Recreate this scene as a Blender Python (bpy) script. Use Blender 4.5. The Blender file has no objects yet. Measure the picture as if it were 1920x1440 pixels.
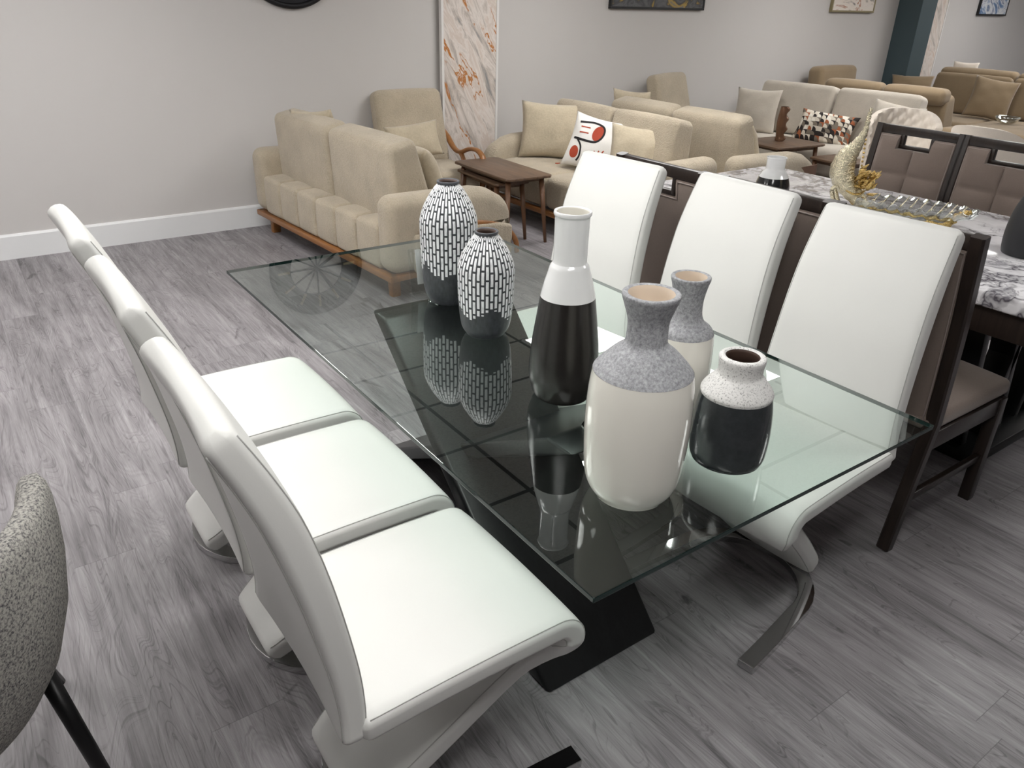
import bpy, bmesh, math, random
from math import sin, cos, pi, radians, sqrt, tan
from mathutils import Vector, Matrix, noise as mnoise

sc = bpy.context.scene
C = sc.collection
random.seed(7)

# ---------------------------------------------------------------- camera
CAMZ = 1.65
cd = bpy.data.cameras.new('camera'); cam = bpy.data.objects.new('camera', cd); C.objects.link(cam)
cd.sensor_width = 36.0; cd.lens = 1440.25 / 1920 * 36.0; cd.clip_start = 0.02; cd.clip_end = 60
Rm = Matrix(((0.81710884, 0.24114227, -0.52362538), (-0.57594382, 0.38076653, -0.72339862), (0.02493703, 0.89267421, 0.4500121)))
M = Rm.to_4x4(); M.translation = Vector((0, 0, CAMZ)); cam.matrix_world = M
sc.camera = cam
# ---------------------------------------------------------------- world, exposure
w = bpy.data.worlds.new('world'); sc.world = w; w.use_nodes = True
w.node_tree.nodes['Background'].inputs[0].default_value = (0.9, 0.93, 1, 1)
w.node_tree.nodes['Background'].inputs[1].default_value = 0.3
sc.view_settings.view_transform = 'Standard'; sc.view_settings.look = 'None'
sc.view_settings.exposure = 0.88; sc.view_settings.gamma = 1.0; sc.view_settings.use_curve_mapping = False
sc.cycles.max_bounces = 10; sc.cycles.transparent_max_bounces = 16; sc.cycles.sample_clamp_indirect = 4
LAMP = 7.7          # strength of the ceiling light panels
CEIL = 2.45

# ---------------------------------------------------------------- materials
def s2l(c):
    return tuple((x / 12.92 if x <= 0.04045 else ((x + 0.055) / 1.055) ** 2.4) for x in [v / 255 for v in c])

class N:
    """tiny node helper"""
    def __init__(s, name):
        s.m = bpy.data.materials.new(name); s.m.use_nodes = True; s.t = s.m.node_tree
        s.b = s.t.nodes['Principled BSDF']; s.out = s.t.nodes['Material Output']
    def n(s, typ, **kw):
        x = s.t.nodes.new(typ)
        for k, v in kw.items(): setattr(x, k, v)
        return x
    def l(s, a, b): s.t.links.new(a, b)
    def math(s, op, a, b=None, c=None):
        x = s.n('ShaderNodeMath', operation=op)
        for i, v in enumerate((a, b, c)):
            if v is None: continue
            if isinstance(v, (int, float)): x.inputs[i].default_value = v
            else: s.l(v, x.inputs[i])
        return x.outputs[0]
    def coord(s, which='Object', scale=(1, 1, 1), loc=(0, 0, 0), rot=(0, 0, 0)):
        tc = s.n('ShaderNodeTexCoord'); mp = s.n('ShaderNodeMapping')
        mp.inputs['Scale'].default_value = scale; mp.inputs['Location'].default_value = loc; mp.inputs['Rotation'].default_value = rot
        s.l(tc.outputs[which], mp.inputs[0]); return mp.outputs[0]
    def noise(s, vec, scale, detail=4, rough=0.5, dist=0.0):
        x = s.n('ShaderNodeTexNoise'); x.inputs['Scale'].default_value = scale; x.inputs['Detail'].default_value = detail
        x.inputs['Roughness'].default_value = rough; x.inputs['Distortion'].default_value = dist
        if vec is not None: s.l(vec, x.inputs['Vector'])
        return x.outputs['Fac']
    def ramp(s, fac, stops, interp='LINEAR'):
        x = s.n('ShaderNodeValToRGB'); x.color_ramp.interpolation = interp
        e = x.color_ramp.elements
        while len(e) < len(stops): e.new(0.5)
        for i, (p, c) in enumerate(stops):
            e[i].position = p; e[i].color = (*c, 1) if len(c) == 3 else c
        s.l(fac, x.inputs[0]); return x.outputs[0]
    def mix(s, fac, a, b):
        x = s.n('ShaderNodeMix', data_type='RGBA')
        if isinstance(fac, (int, float)): x.inputs[0].default_value = fac
        else: s.l(fac, x.inputs[0])
        for i, v in ((6, a), (7, b)):
            if isinstance(v, tuple): x.inputs[i].default_value = (*v, 1) if len(v) == 3 else v
            else: s.l(v, x.inputs[i])
        return x.outputs[2]
    def bump(s, h, strength=0.3, dist=0.002):
        x = s.n('ShaderNodeBump'); x.inputs['Strength'].default_value = strength; x.inputs['Distance'].default_value = dist
        s.l(h, x.inputs['Height']); s.l(x.outputs[0], s.b.inputs['Normal']); return x
    def col(s, v):
        if isinstance(v, tuple): s.b.inputs['Base Color'].default_value = (*v, 1)
        else: s.l(v, s.b.inputs['Base Color'])
    def set(s, **kw):
        for k, v in kw.items(): s.b.inputs[k.replace('_', ' ')].default_value = v
        return s

def plain(name, rgb, rough=0.5, metal=0.0, bump=None, var=0.0, vscale=3.0, **kw):
    m = N(name); c = s2l(rgb)
    v = m.coord()
    f = m.noise(v, vscale, 3)
    lo = tuple(x * (1 - var) for x in c); hi = tuple(min(1, x * (1 + var)) for x in c)
    m.col(m.ramp(f, [(0.3, lo), (0.7, hi)]))
    m.set(Roughness=rough, Metallic=metal, **kw)
    if bump: m.bump(m.noise(v, bump[0], 3, 0.6), bump[1], bump[2])
    return m.m

def fabric(name, rgb, scale=160, strength=0.5, var=0.06, dist=0.004):
    m = N(name); c = s2l(rgb); v = m.coord()
    big = m.noise(v, 7, 3); fine = m.noise(v, scale, 3, 0.7)
    f = m.math('ADD', m.math('MULTIPLY', big, 0.5), m.math('MULTIPLY', fine, 0.5))
    m.col(m.ramp(f, [(0.35, tuple(x * (1 - 2 * var) for x in c)), (0.65, tuple(min(1, x * (1 + 1.6 * var)) for x in c))]))
    m.set(Roughness=0.95, Sheen_Weight=0.25, Sheen_Roughness=0.5, Specular_IOR_Level=0.2)
    h = m.math('ADD', m.noise(m.coord(scale=(1, 1, 1.6)), scale * 0.45, 4, 0.65, 0.6), m.math('MULTIPLY', fine, 0.6))
    m.bump(h, strength, dist); return m.m

def wood(name, dark, light, axis=0, scale=1.0, rough=0.4):
    m = N(name)
    sc_ = [14, 14, 14]; sc_[axis] = 1.2
    v = m.coord(scale=tuple(x * scale for x in sc_))
    g = m.noise(v, 2.2, 6, 0.6, 0.8)
    sf = [160, 160, 160]; sf[axis] = 5
    fine = m.noise(m.coord(scale=tuple(x * scale for x in sf)), 1, 3)
    f = m.math('ADD', m.math('MULTIPLY', g, 0.75), m.math('MULTIPLY', fine, 0.25))
    m.col(m.ramp(f, [(0.3, s2l(dark)), (0.68, s2l(light))]))
    m.set(Roughness=rough); m.bump(fine, 0.15, 0.001); return m.m

def floor_mat():
    m = N('floor_grey_oak_plank')
    tc = m.n('ShaderNodeTexCoord'); sp = m.n('ShaderNodeSeparateXYZ'); m.l(tc.outputs['Object'], sp.inputs[0])
    X, Y = sp.outputs[0], sp.outputs[1]
    PW, PL = 0.182, 1.22
    xr = m.math('DIVIDE', X, PW); row = m.math('FLOOR', xr)
    wn = m.n('ShaderNodeTexWhiteNoise', noise_dimensions='1D'); m.l(row, wn.inputs['W'])
    yo = m.math('ADD', m.math('DIVIDE', Y, PL), m.math('MULTIPLY', wn.outputs[0], 5.3)); pid = m.math('FLOOR', yo)
    cv = m.n('ShaderNodeCombineXYZ'); m.l(row, cv.inputs[0]); m.l(pid, cv.inputs[1])
    wn2 = m.n('ShaderNodeTexWhiteNoise', noise_dimensions='2D'); m.l(cv.outputs[0], wn2.inputs['Vector'])
    seed = m.math('MULTIPLY', wn2.outputs[0], 37.0)
    def vec(sx, sy):
        c = m.n('ShaderNodeCombineXYZ'); m.l(m.math('MULTIPLY', X, sx), c.inputs[0]); m.l(m.math('MULTIPLY', Y, sy), c.inputs[1]); m.l(seed, c.inputs[2]); return c.outputs[0]
    broad = m.noise(vec(9, 1.6), 1, 4, 0.55, 0.6)
    rings = m.math('SINE', m.math('MULTIPLY', m.noise(vec(7, 1.1), 1, 2, 0.4, 0.9), 150.0))
    rings = m.math('MULTIPLY', m.math('ADD', rings, 1.0), 0.5)
    zone = m.ramp(m.noise(vec(5, 0.9), 1.3, 2), [(0.42, (0, 0, 0)), (0.62, (1, 1, 1))])
    streak = m.noise(vec(230, 5), 1, 4, 0.7)
    wrp = m.noise(vec(6, 0.9), 1, 2, 0.45, 0.7)
    cw = m.n('ShaderNodeCombineXYZ'); m.l(m.math('ADD', m.math('MULTIPLY', X, 120), m.math('MULTIPLY', wrp, 110)), cw.inputs[0]); m.l(m.math('MULTIPLY', Y, 3.5), cw.inputs[1]); m.l(seed, cw.inputs[2])
    grain = m.noise(cw.outputs[0], 1, 3, 0.6)
    gline = m.ramp(grain, [(0.36, (1, 1, 1)), (0.47, (0, 0, 0))])
    mid = m.noise(vec(45, 2.2), 1, 5, 0.65, 0.5)
    knot = m.ramp(m.noise(vec(6.5, 3.4), 1.0, 3, 0.6, 1.2), [(0.0, (1, 1, 1)), (0.27, (1, 1, 1)), (0.33, (0, 0, 0))])
    a = m.math('MULTIPLY', m.math('SUBTRACT', streak, 0.5), 0.45)
    b = m.math('MULTIPLY', m.math('SUBTRACT', mid, 0.5), 0.8)
    r = m.math('MULTIPLY', m.math('MULTIPLY', m.math('SUBTRACT', rings, 0.6), zone), 0.08)
    t = m.math('ADD', m.math('ADD', m.math('ADD', a, b), m.math('ADD', r, 0.5)), m.math('MULTIPLY', m.math('SUBTRACT', broad, 0.5), 0.75))
    t = m.math('SUBTRACT', m.math('SUBTRACT', t, m.math('MULTIPLY', knot, 0.3)), m.math('MULTIPLY', gline, 0.17))
    t = m.math('ADD', t, m.math('MULTIPLY', m.math('SUBTRACT', wn2.outputs[0], 0.5), 0.07))
    colr = m.ramp(t, [(0.10, s2l((86, 83, 85))), (0.40, s2l((128, 124, 127))), (0.62, s2l((152, 148, 151))), (0.9, s2l((178, 175, 177)))])
    fx = m.math('FRACT', xr); fy = m.math('FRACT', yo)
    def edge(f, wdt):
        return m.math('MAXIMUM', m.math('LESS_THAN', f, wdt), m.math('GREATER_THAN', f, 1 - wdt))
    seam = m.math('MAXIMUM', m.math('MULTIPLY', edge(fx, 0.0035), 0.4), m.math('MULTIPLY', edge(fy, 0.0008), 0.9))
    m.col(m.mix(m.math('MULTIPLY', seam, 0.55), colr, s2l((70, 66, 70))))
    m.set(Roughness=0.5, Specular_IOR_Level=0.4)
    h = m.math('SUBTRACT', m.math('ADD', m.math('MULTIPLY', streak, 0.8), m.math('MULTIPLY', gline, -0.7)), seam)
    m.bump(h, 0.35, 0.0012)
    return m.m

def glass_mat(name, tint, refl=1.0, rough=0.0):
    """clear pane: tinted transmission plus Fresnel reflection on its outer faces"""
    m = N(name); t = m.t; t.nodes.remove(m.b)
    tr = m.n('ShaderNodeBsdfTransparent'); tr.inputs[0].default_value = (*tint, 1)
    gl = m.n('ShaderNodeBsdfGlossy'); gl.inputs['Roughness'].default_value = rough; gl.inputs[0].default_value = (0.95, 1, 0.98, 1)
    fr = m.n('ShaderNodeFresnel'); fr.inputs[0].default_value = 1.5
    geo = m.n('ShaderNodeNewGeometry')
    fac = m.math('MULTIPLY', m.math('MULTIPLY', fr.outputs[0], refl), m.math('SUBTRACT', 1.0, geo.outputs['Backfacing']))
    mx = m.n('ShaderNodeMixShader'); m.l(fac, mx.inputs[0]); m.l(tr.outputs[0], mx.inputs[1]); m.l(gl.outputs[0], mx.inputs[2])
    m.l(mx.outputs[0], m.out.inputs[0]); return m.m

def brick_vase_mat(name, ncol, v0, amp, vtop, rowh, seed):
    m = N(name)
    tc = m.n('ShaderNodeTexCoord'); sp = m.n('ShaderNodeSeparateXYZ'); m.l(tc.outputs['UV'], sp.inputs[0])
    U, V = sp.outputs[0], sp.outputs[1]
    uc = m.math('MULTIPLY', U, ncol); colid = m.math('FLOOR', uc); fu = m.math('FRACT', uc)
    wn = m.n('ShaderNodeTexWhiteNoise', noise_dimensions='1D'); m.l(m.math('ADD', colid, seed), wn.inputs['W'])
    par = m.math('MODULO', colid, 2.0)
    off = m.math('ADD', m.math('MULTIPLY', par, 0.45), m.math('MULTIPLY', wn.outputs[0], 0.3))
    rv = m.math('ADD', m.math('DIVIDE', V, rowh), off); fv = m.math('FRACT', rv)
    zig = m.math('PINGPONG', m.math('ADD', colid, seed), 5.0)
    low = m.math('ADD', v0, m.math('ADD', m.math('MULTIPLY', zig, amp / 5), m.math('MULTIPLY', wn.outputs[0], amp * 0.35)))
    jit = m.math('MULTIPLY', m.noise(m.coord(scale=(1, 1, 1)), 60, 2), 0.10)
    inu = m.math('MULTIPLY', m.math('GREATER_THAN', m.math('ADD', fu, jit), 0.31), m.math('LESS_THAN', m.math('ADD', fu, jit), 0.92))
    inv = m.math('MULTIPLY', m.math('GREATER_THAN', fv, 0.07), m.math('LESS_THAN', fv, 0.93))
    iny = m.math('MULTIPLY', m.math('GREATER_THAN', V, low), m.math('LESS_THAN', V, vtop))
    mask = m.math('MULTIPLY', m.math('MULTIPLY', inu, inv), iny)
    n = m.noise(m.coord(scale=(1, 1, 0.4)), 120, 3)
    dark = m.ramp(n, [(0.3, s2l((48, 50, 54))), (0.7, s2l((66, 69, 73)))])
    lite = m.ramp(n, [(0.25, s2l((205, 206, 208))), (0.5, s2l((240, 241, 243)))])
    m.col(m.mix(mask, dark, lite)); m.set(Roughness=0.42)
    m.bump(mask, 0.5, 0.0015); return m.m

def speckle(name, base, dark, scale, thr, rough=0.7, bump=0.5, soft=0.1):
    m = N(name); v = m.coord()
    f = m.noise(v, scale, 4, 0.75)
    m.col(m.ramp(f, [(thr - soft, s2l(dark)), (thr + soft, s2l(base))]))
    m.set(Roughness=rough); m.bump(f, bump, 0.0015); return m.m

def marble_mat(name, rough=0.08, scale=1.0, base=(244, 243, 245), mid=(208, 206, 210), vein=(84, 80, 88)):
    m = N(name); v = m.coord(scale=(scale, scale, scale))
    d = m.n('ShaderNodeTexNoise'); d.inputs['Scale'].default_value = 2.2; d.inputs['Detail'].default_value = 5; m.l(v, d.inputs['Vector'])
    vm = m.n('ShaderNodeVectorMath', operation='MULTIPLY_ADD'); m.l(d.outputs['Color'], vm.inputs[0]); vm.inputs[1].default_value = (0.9, 0.9, 0.9); m.l(v, vm.inputs[2])
    def veins(sx, seed, w0, w1):
        mp = m.n('ShaderNodeMapping'); m.l(vm.outputs[0], mp.inputs[0]); mp.inputs['Scale'].default_value = (sx, sx * 0.55, sx); mp.inputs['Location'].default_value = (seed, seed * 2, 0); mp.inputs['Rotation'].default_value = (0, 0, 0.7)
        x = m.noise(mp.outputs[0], 1.0, 5, 0.55)
        a = m.math('ABSOLUTE', m.math('SUBTRACT', x, 0.5))
        return m.ramp(a, [(0.0, (1, 1, 1)), (w0, (0.55, 0.55, 0.55)), (w1, (0, 0, 0))])
    v1 = veins(2.6, 0, 0.010, 0.040); v2 = veins(6.5, 4, 0.006, 0.022)
    cloud = m.noise(vm.outputs[0], 3.0, 5, 0.6)
    c = m.ramp(cloud, [(0.35, s2l(mid)), (0.6, s2l(base))])
    c = m.mix(v1, c, s2l(vein)); c = m.mix(m.math('MULTIPLY', v2, 0.7), c, s2l(tuple(int(x * 1.15) for x in vein)))
    m.col(c); m.set(Roughness=rough); return m.m

def art_marble(name, seed, orange=0.5):
    m = N(name); v = m.coord(rot=(0, radians(28), 0), loc=(seed, 0, seed * 0.7))
    mp = m.n('ShaderNodeMapping'); m.l(v, mp.inputs[0]); mp.inputs['Scale'].default_value = (9, 6, 1.6)
    a = m.noise(mp.outputs[0], 1.0, 8, 0.68, 1.4)
    base = m.ramp(a, [(0.30, s2l((128, 130, 134))), (0.40, s2l((186, 176, 168))), (0.50, s2l((222, 214, 208))), (0.58, s2l((206, 192, 182))), (0.70, s2l((228, 223, 220)))])
    mp2 = m.n('ShaderNodeMapping'); m.l(v, mp2.inputs[0]); mp2.inputs['Scale'].default_value = (2.6, 3, 0.75); mp2.inputs['Location'].default_value = (3.1, 0, 1.2)
    b = m.noise(mp2.outputs[0], 1.0, 5, 0.6, 0.9)
    line = m.ramp(m.math('ABSOLUTE', m.math('SUBTRACT', b, 0.5)), [(0.0, (1, 1, 1)), (0.006, (1, 1, 1)), (0.014, (0, 0, 0))])
    gate = m.ramp(m.noise(mp2.outputs[0], 2.3, 2), [(0.49, (0, 0, 0)), (0.53, (1, 1, 1))])
    c = m.mix(m.math('MULTIPLY', m.math('MULTIPLY', line, gate), orange), base, s2l((176, 112, 50)))
    m.col(c); m.set(Roughness=0.3); m.bump(a, 0.3, 0.003); return m.m

def paint_art(name, stops, seed):
    m = N(name); v = m.coord(loc=(seed, seed, 0), scale=(1.6, 1, 2.4))
    a = m.noise(v, 1.6, 4, 0.55, 2.2)
    m.col(m.ramp(a, [(p, s2l(c)) for p, c in stops])); m.set(Roughness=0.35); return m.m

def mosaic_mat():
    m = N('mosaic_print_cloth')
    tc = m.n('ShaderNodeTexCoord'); sp = m.n('ShaderNodeSeparateXYZ'); m.l(tc.outputs['UV'], sp.inputs[0])
    def cell(nu, nv, seed):
        u = m.math('MULTIPLY', sp.outputs[0], nu); v = m.math('MULTIPLY', sp.outputs[1], nv)
        cv = m.n('ShaderNodeCombineXYZ'); m.l(m.math('FLOOR', u), cv.inputs[0]); m.l(m.math('FLOOR', v), cv.inputs[1]); cv.inputs[2].default_value = seed
        wn = m.n('ShaderNodeTexWhiteNoise', noise_dimensions='3D'); m.l(cv.outputs[0], wn.inputs['Vector'])
        return wn.outputs[0], m.math('FRACT', u), m.math('FRACT', v)
    pal = [(0.0, s2l((40, 34, 32))), (0.24, s2l((214, 205, 190))), (0.5, s2l((120, 110, 98))), (0.68, s2l((158, 92, 58))), (0.8, s2l((232, 226, 214)))]
    r1, fu, fv = cell(12, 7, 1.0); r2, _, _ = cell(12, 7, 5.0)
    c1 = m.ramp(r1, pal, 'CONSTANT'); c2 = m.ramp(r2, pal, 'CONSTANT')
    rad = m.math('SQRT', m.math('ADD', m.math('POWER', fu, 2.0), m.math('POWER', fv, 2.0)))
    quarter = m.math('LESS_THAN', rad, 0.85)
    m.col(m.mix(quarter, c1, c2)); m.set(Roughness=0.9); return m.m

def ceiling_mat():
    m = N('ceiling_tile_grid')
    tc = m.n('ShaderNodeTexCoord'); sp = m.n('ShaderNodeSeparateXYZ'); m.l(tc.outputs['Object'], sp.inputs[0])
    def line(o, p, off, wd):
        f = m.math('FRACT', m.math('DIVIDE', m.math('ADD', o, -off + 200 * p), p)); return m.math('LESS_THAN', f, wd / p)
    g = m.math('MAXIMUM', line(sp.outputs[0], 1.22, GX0, 0.028), line(sp.outputs[1], 0.605, GY0, 0.028))
    f = m.noise(m.coord(), 90, 3)
    m.col(m.mix(g, m.ramp(f, [(0.3, s2l((196, 196, 194))), (0.6, s2l((222, 222, 220)))]), s2l((60, 60, 62))))
    m.set(Roughness=0.9); return m.m
GX0, GY0 = 2.28, 2.95

WALL = plain('wall_paint_warm_grey', (199, 196, 194), 0.75, bump=(260, 0.08, 0.001), var=0.008, vscale=0.8)
TRIM = plain('white_trim_paint', (226, 227, 228), 0.4, var=0.01)
FLOOR = floor_mat(); CEILM = ceiling_mat()
LEATHER = plain('white_leather', (217, 217, 214), 0.42, bump=(420, 0.10, 0.0006), var=0.012, vscale=4, Specular_IOR_Level=0.45)
SEAM = plain('leather_seam_thread', (176, 176, 173), 0.6)
CHROME = plain('polished_chrome', (200, 200, 200), 0.06, 1.0)
BLACKWOOD = wood('black_oak_veneer', (10, 10, 12), (26, 27, 29), 1, 1.2, 0.38)
GLASS = glass_mat('clear_float_glass', (0.915, 0.965, 0.945), 1.75)
GLASSEDGE = plain('green_glass_edge', (12, 40, 37), 0.12, Specular_IOR_Level=0.45)
ACRYL = glass_mat('clear_acrylic', (0.95, 0.96, 0.96), 1.5)
BEIGE = fabric('beige_boucle_cloth', (181, 169, 149), 120, 0.9, 0.07, 0.008)
BEIGE2 = fabric('pillow_velour_cloth', (186, 174, 152), 70, 0.4, 0.06, 0.006)
CREAM = fabric('cream_woven_cloth', (194, 186, 174), 200, 0.4)
TANL = fabric('tan_suede_cloth', (140, 122, 98), 120, 0.12, 0.04)
OAK = wood('honey_oak', (118, 76, 40), (160, 110, 64), 0, 1.0, 0.35)
OAKY = wood('honey_oak_side', (118, 76, 40), (160, 110, 64), 1, 1.0, 0.35)
WALNUT = wood('walnut_veneer', (70, 53, 42), (116, 92, 72), 1, 1.0, 0.4)
WALNUTZ = wood('walnut_leg', (84, 58, 42), (118, 84, 60), 2, 1.0, 0.4)
ESPRESSO = wood('espresso_wood', (26, 20, 18), (48, 38, 33), 2, 1.0, 0.3)
TAUPE = fabric('taupe_suede_cloth', (124, 111, 103), 220, 0.15, 0.04)
TAUPEP = plain('taupe_piping', (146, 134, 128), 0.6)
MARBLE = marble_mat('polished_white_marble')
ART1 = art_marble('marble_pour_art', 0.0, 1.0); ART2 = art_marble('pink_marble_pour_art', 5.0, 0.25)
WHITE = plain('white_glaze', (228, 229, 229), 0.08, Coat_Weight=0.5)
CREAMG = plain('cream_glaze', (226, 223, 214), 0.07, Coat_Weight=0.6)
BROWNG = speckle('dark_brown_glaze', (34, 31, 29), (20, 18, 17), 70, 0.5, 0.25, 0.1, 0.25)
BLACKG = plain('black_glaze', (30, 30, 31), 0.15, Coat_Weight=0.4)
MATTBLK = plain('matt_black_stoneware', (38, 39, 42), 0.5, bump=(90, 0.1, 0.001))
GREYSTONE = speckle('grey_stone_glaze', (168, 169, 172), (112, 113, 117), 150, 0.48, 0.65, 0.7, 0.16)
WHITESTONE = speckle('white_sand_glaze', (222, 221, 219), (110, 110, 108), 260, 0.40, 0.75, 0.9, 0.07)
SLATEG = speckle('slate_crackle_glaze', (54, 58, 60), (38, 41, 43), 40, 0.5, 0.14, 0.25, 0.3)
CLAYIN = plain('clay_inside', (208, 192, 174), 0.6)
DARKIN = plain('dark_clay_inside', (70, 52, 44), 0.6)
GREYRIM = plain('dark_grey_slip', (70, 72, 77), 0.5)
BLK = plain('black_metal', (16, 16, 18), 0.35, 0.2)
SLATEP = plain('slate_blue_paint', (62, 78, 84), 0.55, var=0.02)
CLOCKM = plain('black_iron', (30, 30, 33), 0.45, 0.4)
GOLD = plain('gold_leaf_finish', (206, 178, 116), 0.18, 1.0, bump=(130, 0.9, 0.01), var=0.1, vscale=60)
SILVER = plain('silver_gilt_finish', (214, 206, 180), 0.14, 1.0, bump=(130, 0.7, 0.008), var=0.08, vscale=50)
CRYSTAL = glass_mat('fluted_crystal', (0.80, 0.80, 0.80), 6.0, 0.06)
QUILT = fabric('ivory_velvet', (226, 216, 204), 200, 0.12, 0.03)
BRONZE = plain('bronze_glaze', (122, 92, 72), 0.16, 0.5, var=0.15, vscale=12)
BOUCLE = speckle('grey_boucle_weave', (178, 175, 168), (66, 66, 72), 190, 0.46, 0.95, 1.0, 0.10)
MOSAIC = mosaic_mat()
PWHITE = fabric('white_pillow_cloth', (232, 230, 226), 140, 0.2, 0.02)
RUST = plain('rust_red_applique', (168, 66, 40), 0.8)
INK = plain('black_applique', (26, 24, 26), 0.8)
PAPER = plain('white_card', (225, 225, 222), 0.7)
FRAMEW = plain('white_frame', (224, 222, 220), 0.4)
FRAMEG = plain('champagne_frame', (150, 140, 110), 0.3, 0.6)
FRAMEB = plain('black_frame', (22, 22, 24), 0.4)
PA1 = paint_art('abstract_grey_gold_art', [(0.3, (40, 40, 42)), (0.45, (96, 96, 98)), (0.55, (60, 60, 62)), (0.62, (170, 140, 60)), (0.7, (110, 110, 110))], 1)
PA2 = paint_art('abstract_warm_art', [(0.3, (60, 52, 60)), (0.42, (226, 216, 206)), (0.55, (230, 222, 214)), (0.62, (170, 110, 76)), (0.7, (214, 180, 150))], 2)
PA3 = paint_art('abstract_blue_art', [(0.3, (44, 66, 110)), (0.45, (110, 140, 180)), (0.55, (228, 230, 232)), (0.65, (70, 96, 140)), (0.75, (200, 208, 216))], 5)
def emis(name, col, st):
    m = N(name); m.col(col); m.b.inputs['Emission Color'].default_value = (*col, 1); m.b.inputs['Emission Strength'].default_value = st; return m.m
LIGHTM = emis('light_diffuser', (1.0, 0.985, 0.96), LAMP)

# ---------------------------------------------------------------- objects and tags
def obj(name, data, mat, parent=None, smooth=True, sharp=None, mats=None):
    """data = (verts, faces[, uvs]) or bmesh -> ONE mesh object"""
    me = bpy.data.meshes.new(name)
    if isinstance(data, bmesh.types.BMesh):
        data.normal_update(); data.to_mesh(me); data.free()
    else:
        me.from_pydata([tuple(v) for v in data[0]], [], data[1]); me.update()
        bm = bmesh.new(); bm.from_mesh(me); bmesh.ops.recalc_face_normals(bm, faces=bm.faces); bm.to_mesh(me); bm.free()
        if len(data) > 2:
            uv = me.uv_layers.new(name='UVMap')
            for lp in me.loops: uv.data[lp.index].uv = data[2][lp.vertex_index]
    me.materials.append(mat)
    for x in (mats or []): me.materials.append(x)
    if smooth:
        for p in me.polygons: p.use_smooth = True
        if sharp: me.set_sharp_from_angle(angle=radians(sharp))
    o = bpy.data.objects.new(name, me); C.objects.link(o)
    if parent: o.parent = parent
    return o
def tag(o, label, cat, group=None):
    o['label'] = label; o['category'] = cat
    if group: o['group'] = group
    return o
def thing(name, label, cat, loc=(0, 0, 0), rz=0, group=None):
    o = bpy.data.objects.new(name, None); C.objects.link(o); o.location = loc; o.rotation_euler = (0, 0, rz)
    o.empty_display_size = 0.1
    return tag(o, label, cat, group)
def struct(name, data, mat, **kw):
    o = obj(name, data, mat, None, **kw); o['kind'] = 'structure'; return o
def dup(root, loc, rz, label, group=None):
    def cp(o, par):
        c = o.copy(); C.objects.link(c); c.parent = par
        for ch in list(o.children): cp(ch, c)
        return c
    r = cp(root, None); r.location = loc; r.rotation_euler = (root.rotation_euler.x, root.rotation_euler.y, rz); r['label'] = label
    if group: r['group'] = group
    return r

# ---------------------------------------------------------------- shapes
def box(x0, x1, y0, y1, z0, z1, bev=0.0, seg=2, bm=None):
    own = bm is None
    b = bmesh.new()
    vs = [b.verts.new(p) for p in ((x0, y0, z0), (x1, y0, z0), (x1, y1, z0), (x0, y1, z0), (x0, y0, z1), (x1, y0, z1), (x1, y1, z1), (x0, y1, z1))]
    for f in ((3, 2, 1, 0), (4, 5, 6, 7), (0, 1, 5, 4), (1, 2, 6, 5), (2, 3, 7, 6), (3, 0, 4, 7)): b.faces.new([vs[i] for i in f])
    if bev: bmesh.ops.bevel(b, geom=b.edges[:], offset=bev, segments=seg, profile=0.5, affect='EDGES')
    if own: return b
    me = bpy.data.meshes.new('t'); b.to_mesh(me); b.free(); bm.from_mesh(me); bpy.data.meshes.remove(me); return bm
def boxes(lst, bev=0.002):
    bm = bmesh.new()
    for l in lst: box(*l, bev=bev, bm=bm)
    return bm
def prism(poly, axis, a0, a1, bev=0.0, seg=2):
    """poly in the plane across axis; axis 0: (y,z), 1: (x,z), 2: (x,y)"""
    b = bmesh.new()
    def P(p, a): return (a, p[0], p[1]) if axis == 0 else ((p[0], a, p[1]) if axis == 1 else (p[0], p[1], a))
    lo = [b.verts.new(P(p, a0)) for p in poly]; hi = [b.verts.new(P(p, a1)) for p in poly]; n = len(poly)
    b.faces.new(lo); b.faces.new(hi)
    for i in range(n): b.faces.new((lo[i], lo[(i + 1) % n], hi[(i + 1) % n], hi[i]))
    bmesh.ops.recalc_face_normals(b, faces=b.faces)
    if bev: bmesh.ops.bevel(b, geom=b.edges[:], offset=bev, segments=seg, profile=0.5, affect='EDGES')
    return b
def join(*bms):
    out = bmesh.new()
    for b in bms:
        me = bpy.data.meshes.new('t')
        if isinstance(b, bmesh.types.BMesh): b.to_mesh(me); b.free()
        else: me.from_pydata([tuple(v) for v in b[0]], [], b[1])
        out.from_mesh(me); bpy.data.meshes.remove(me)
    bmesh.ops.recalc_face_normals(out, faces=out.faces)
    return out
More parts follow.
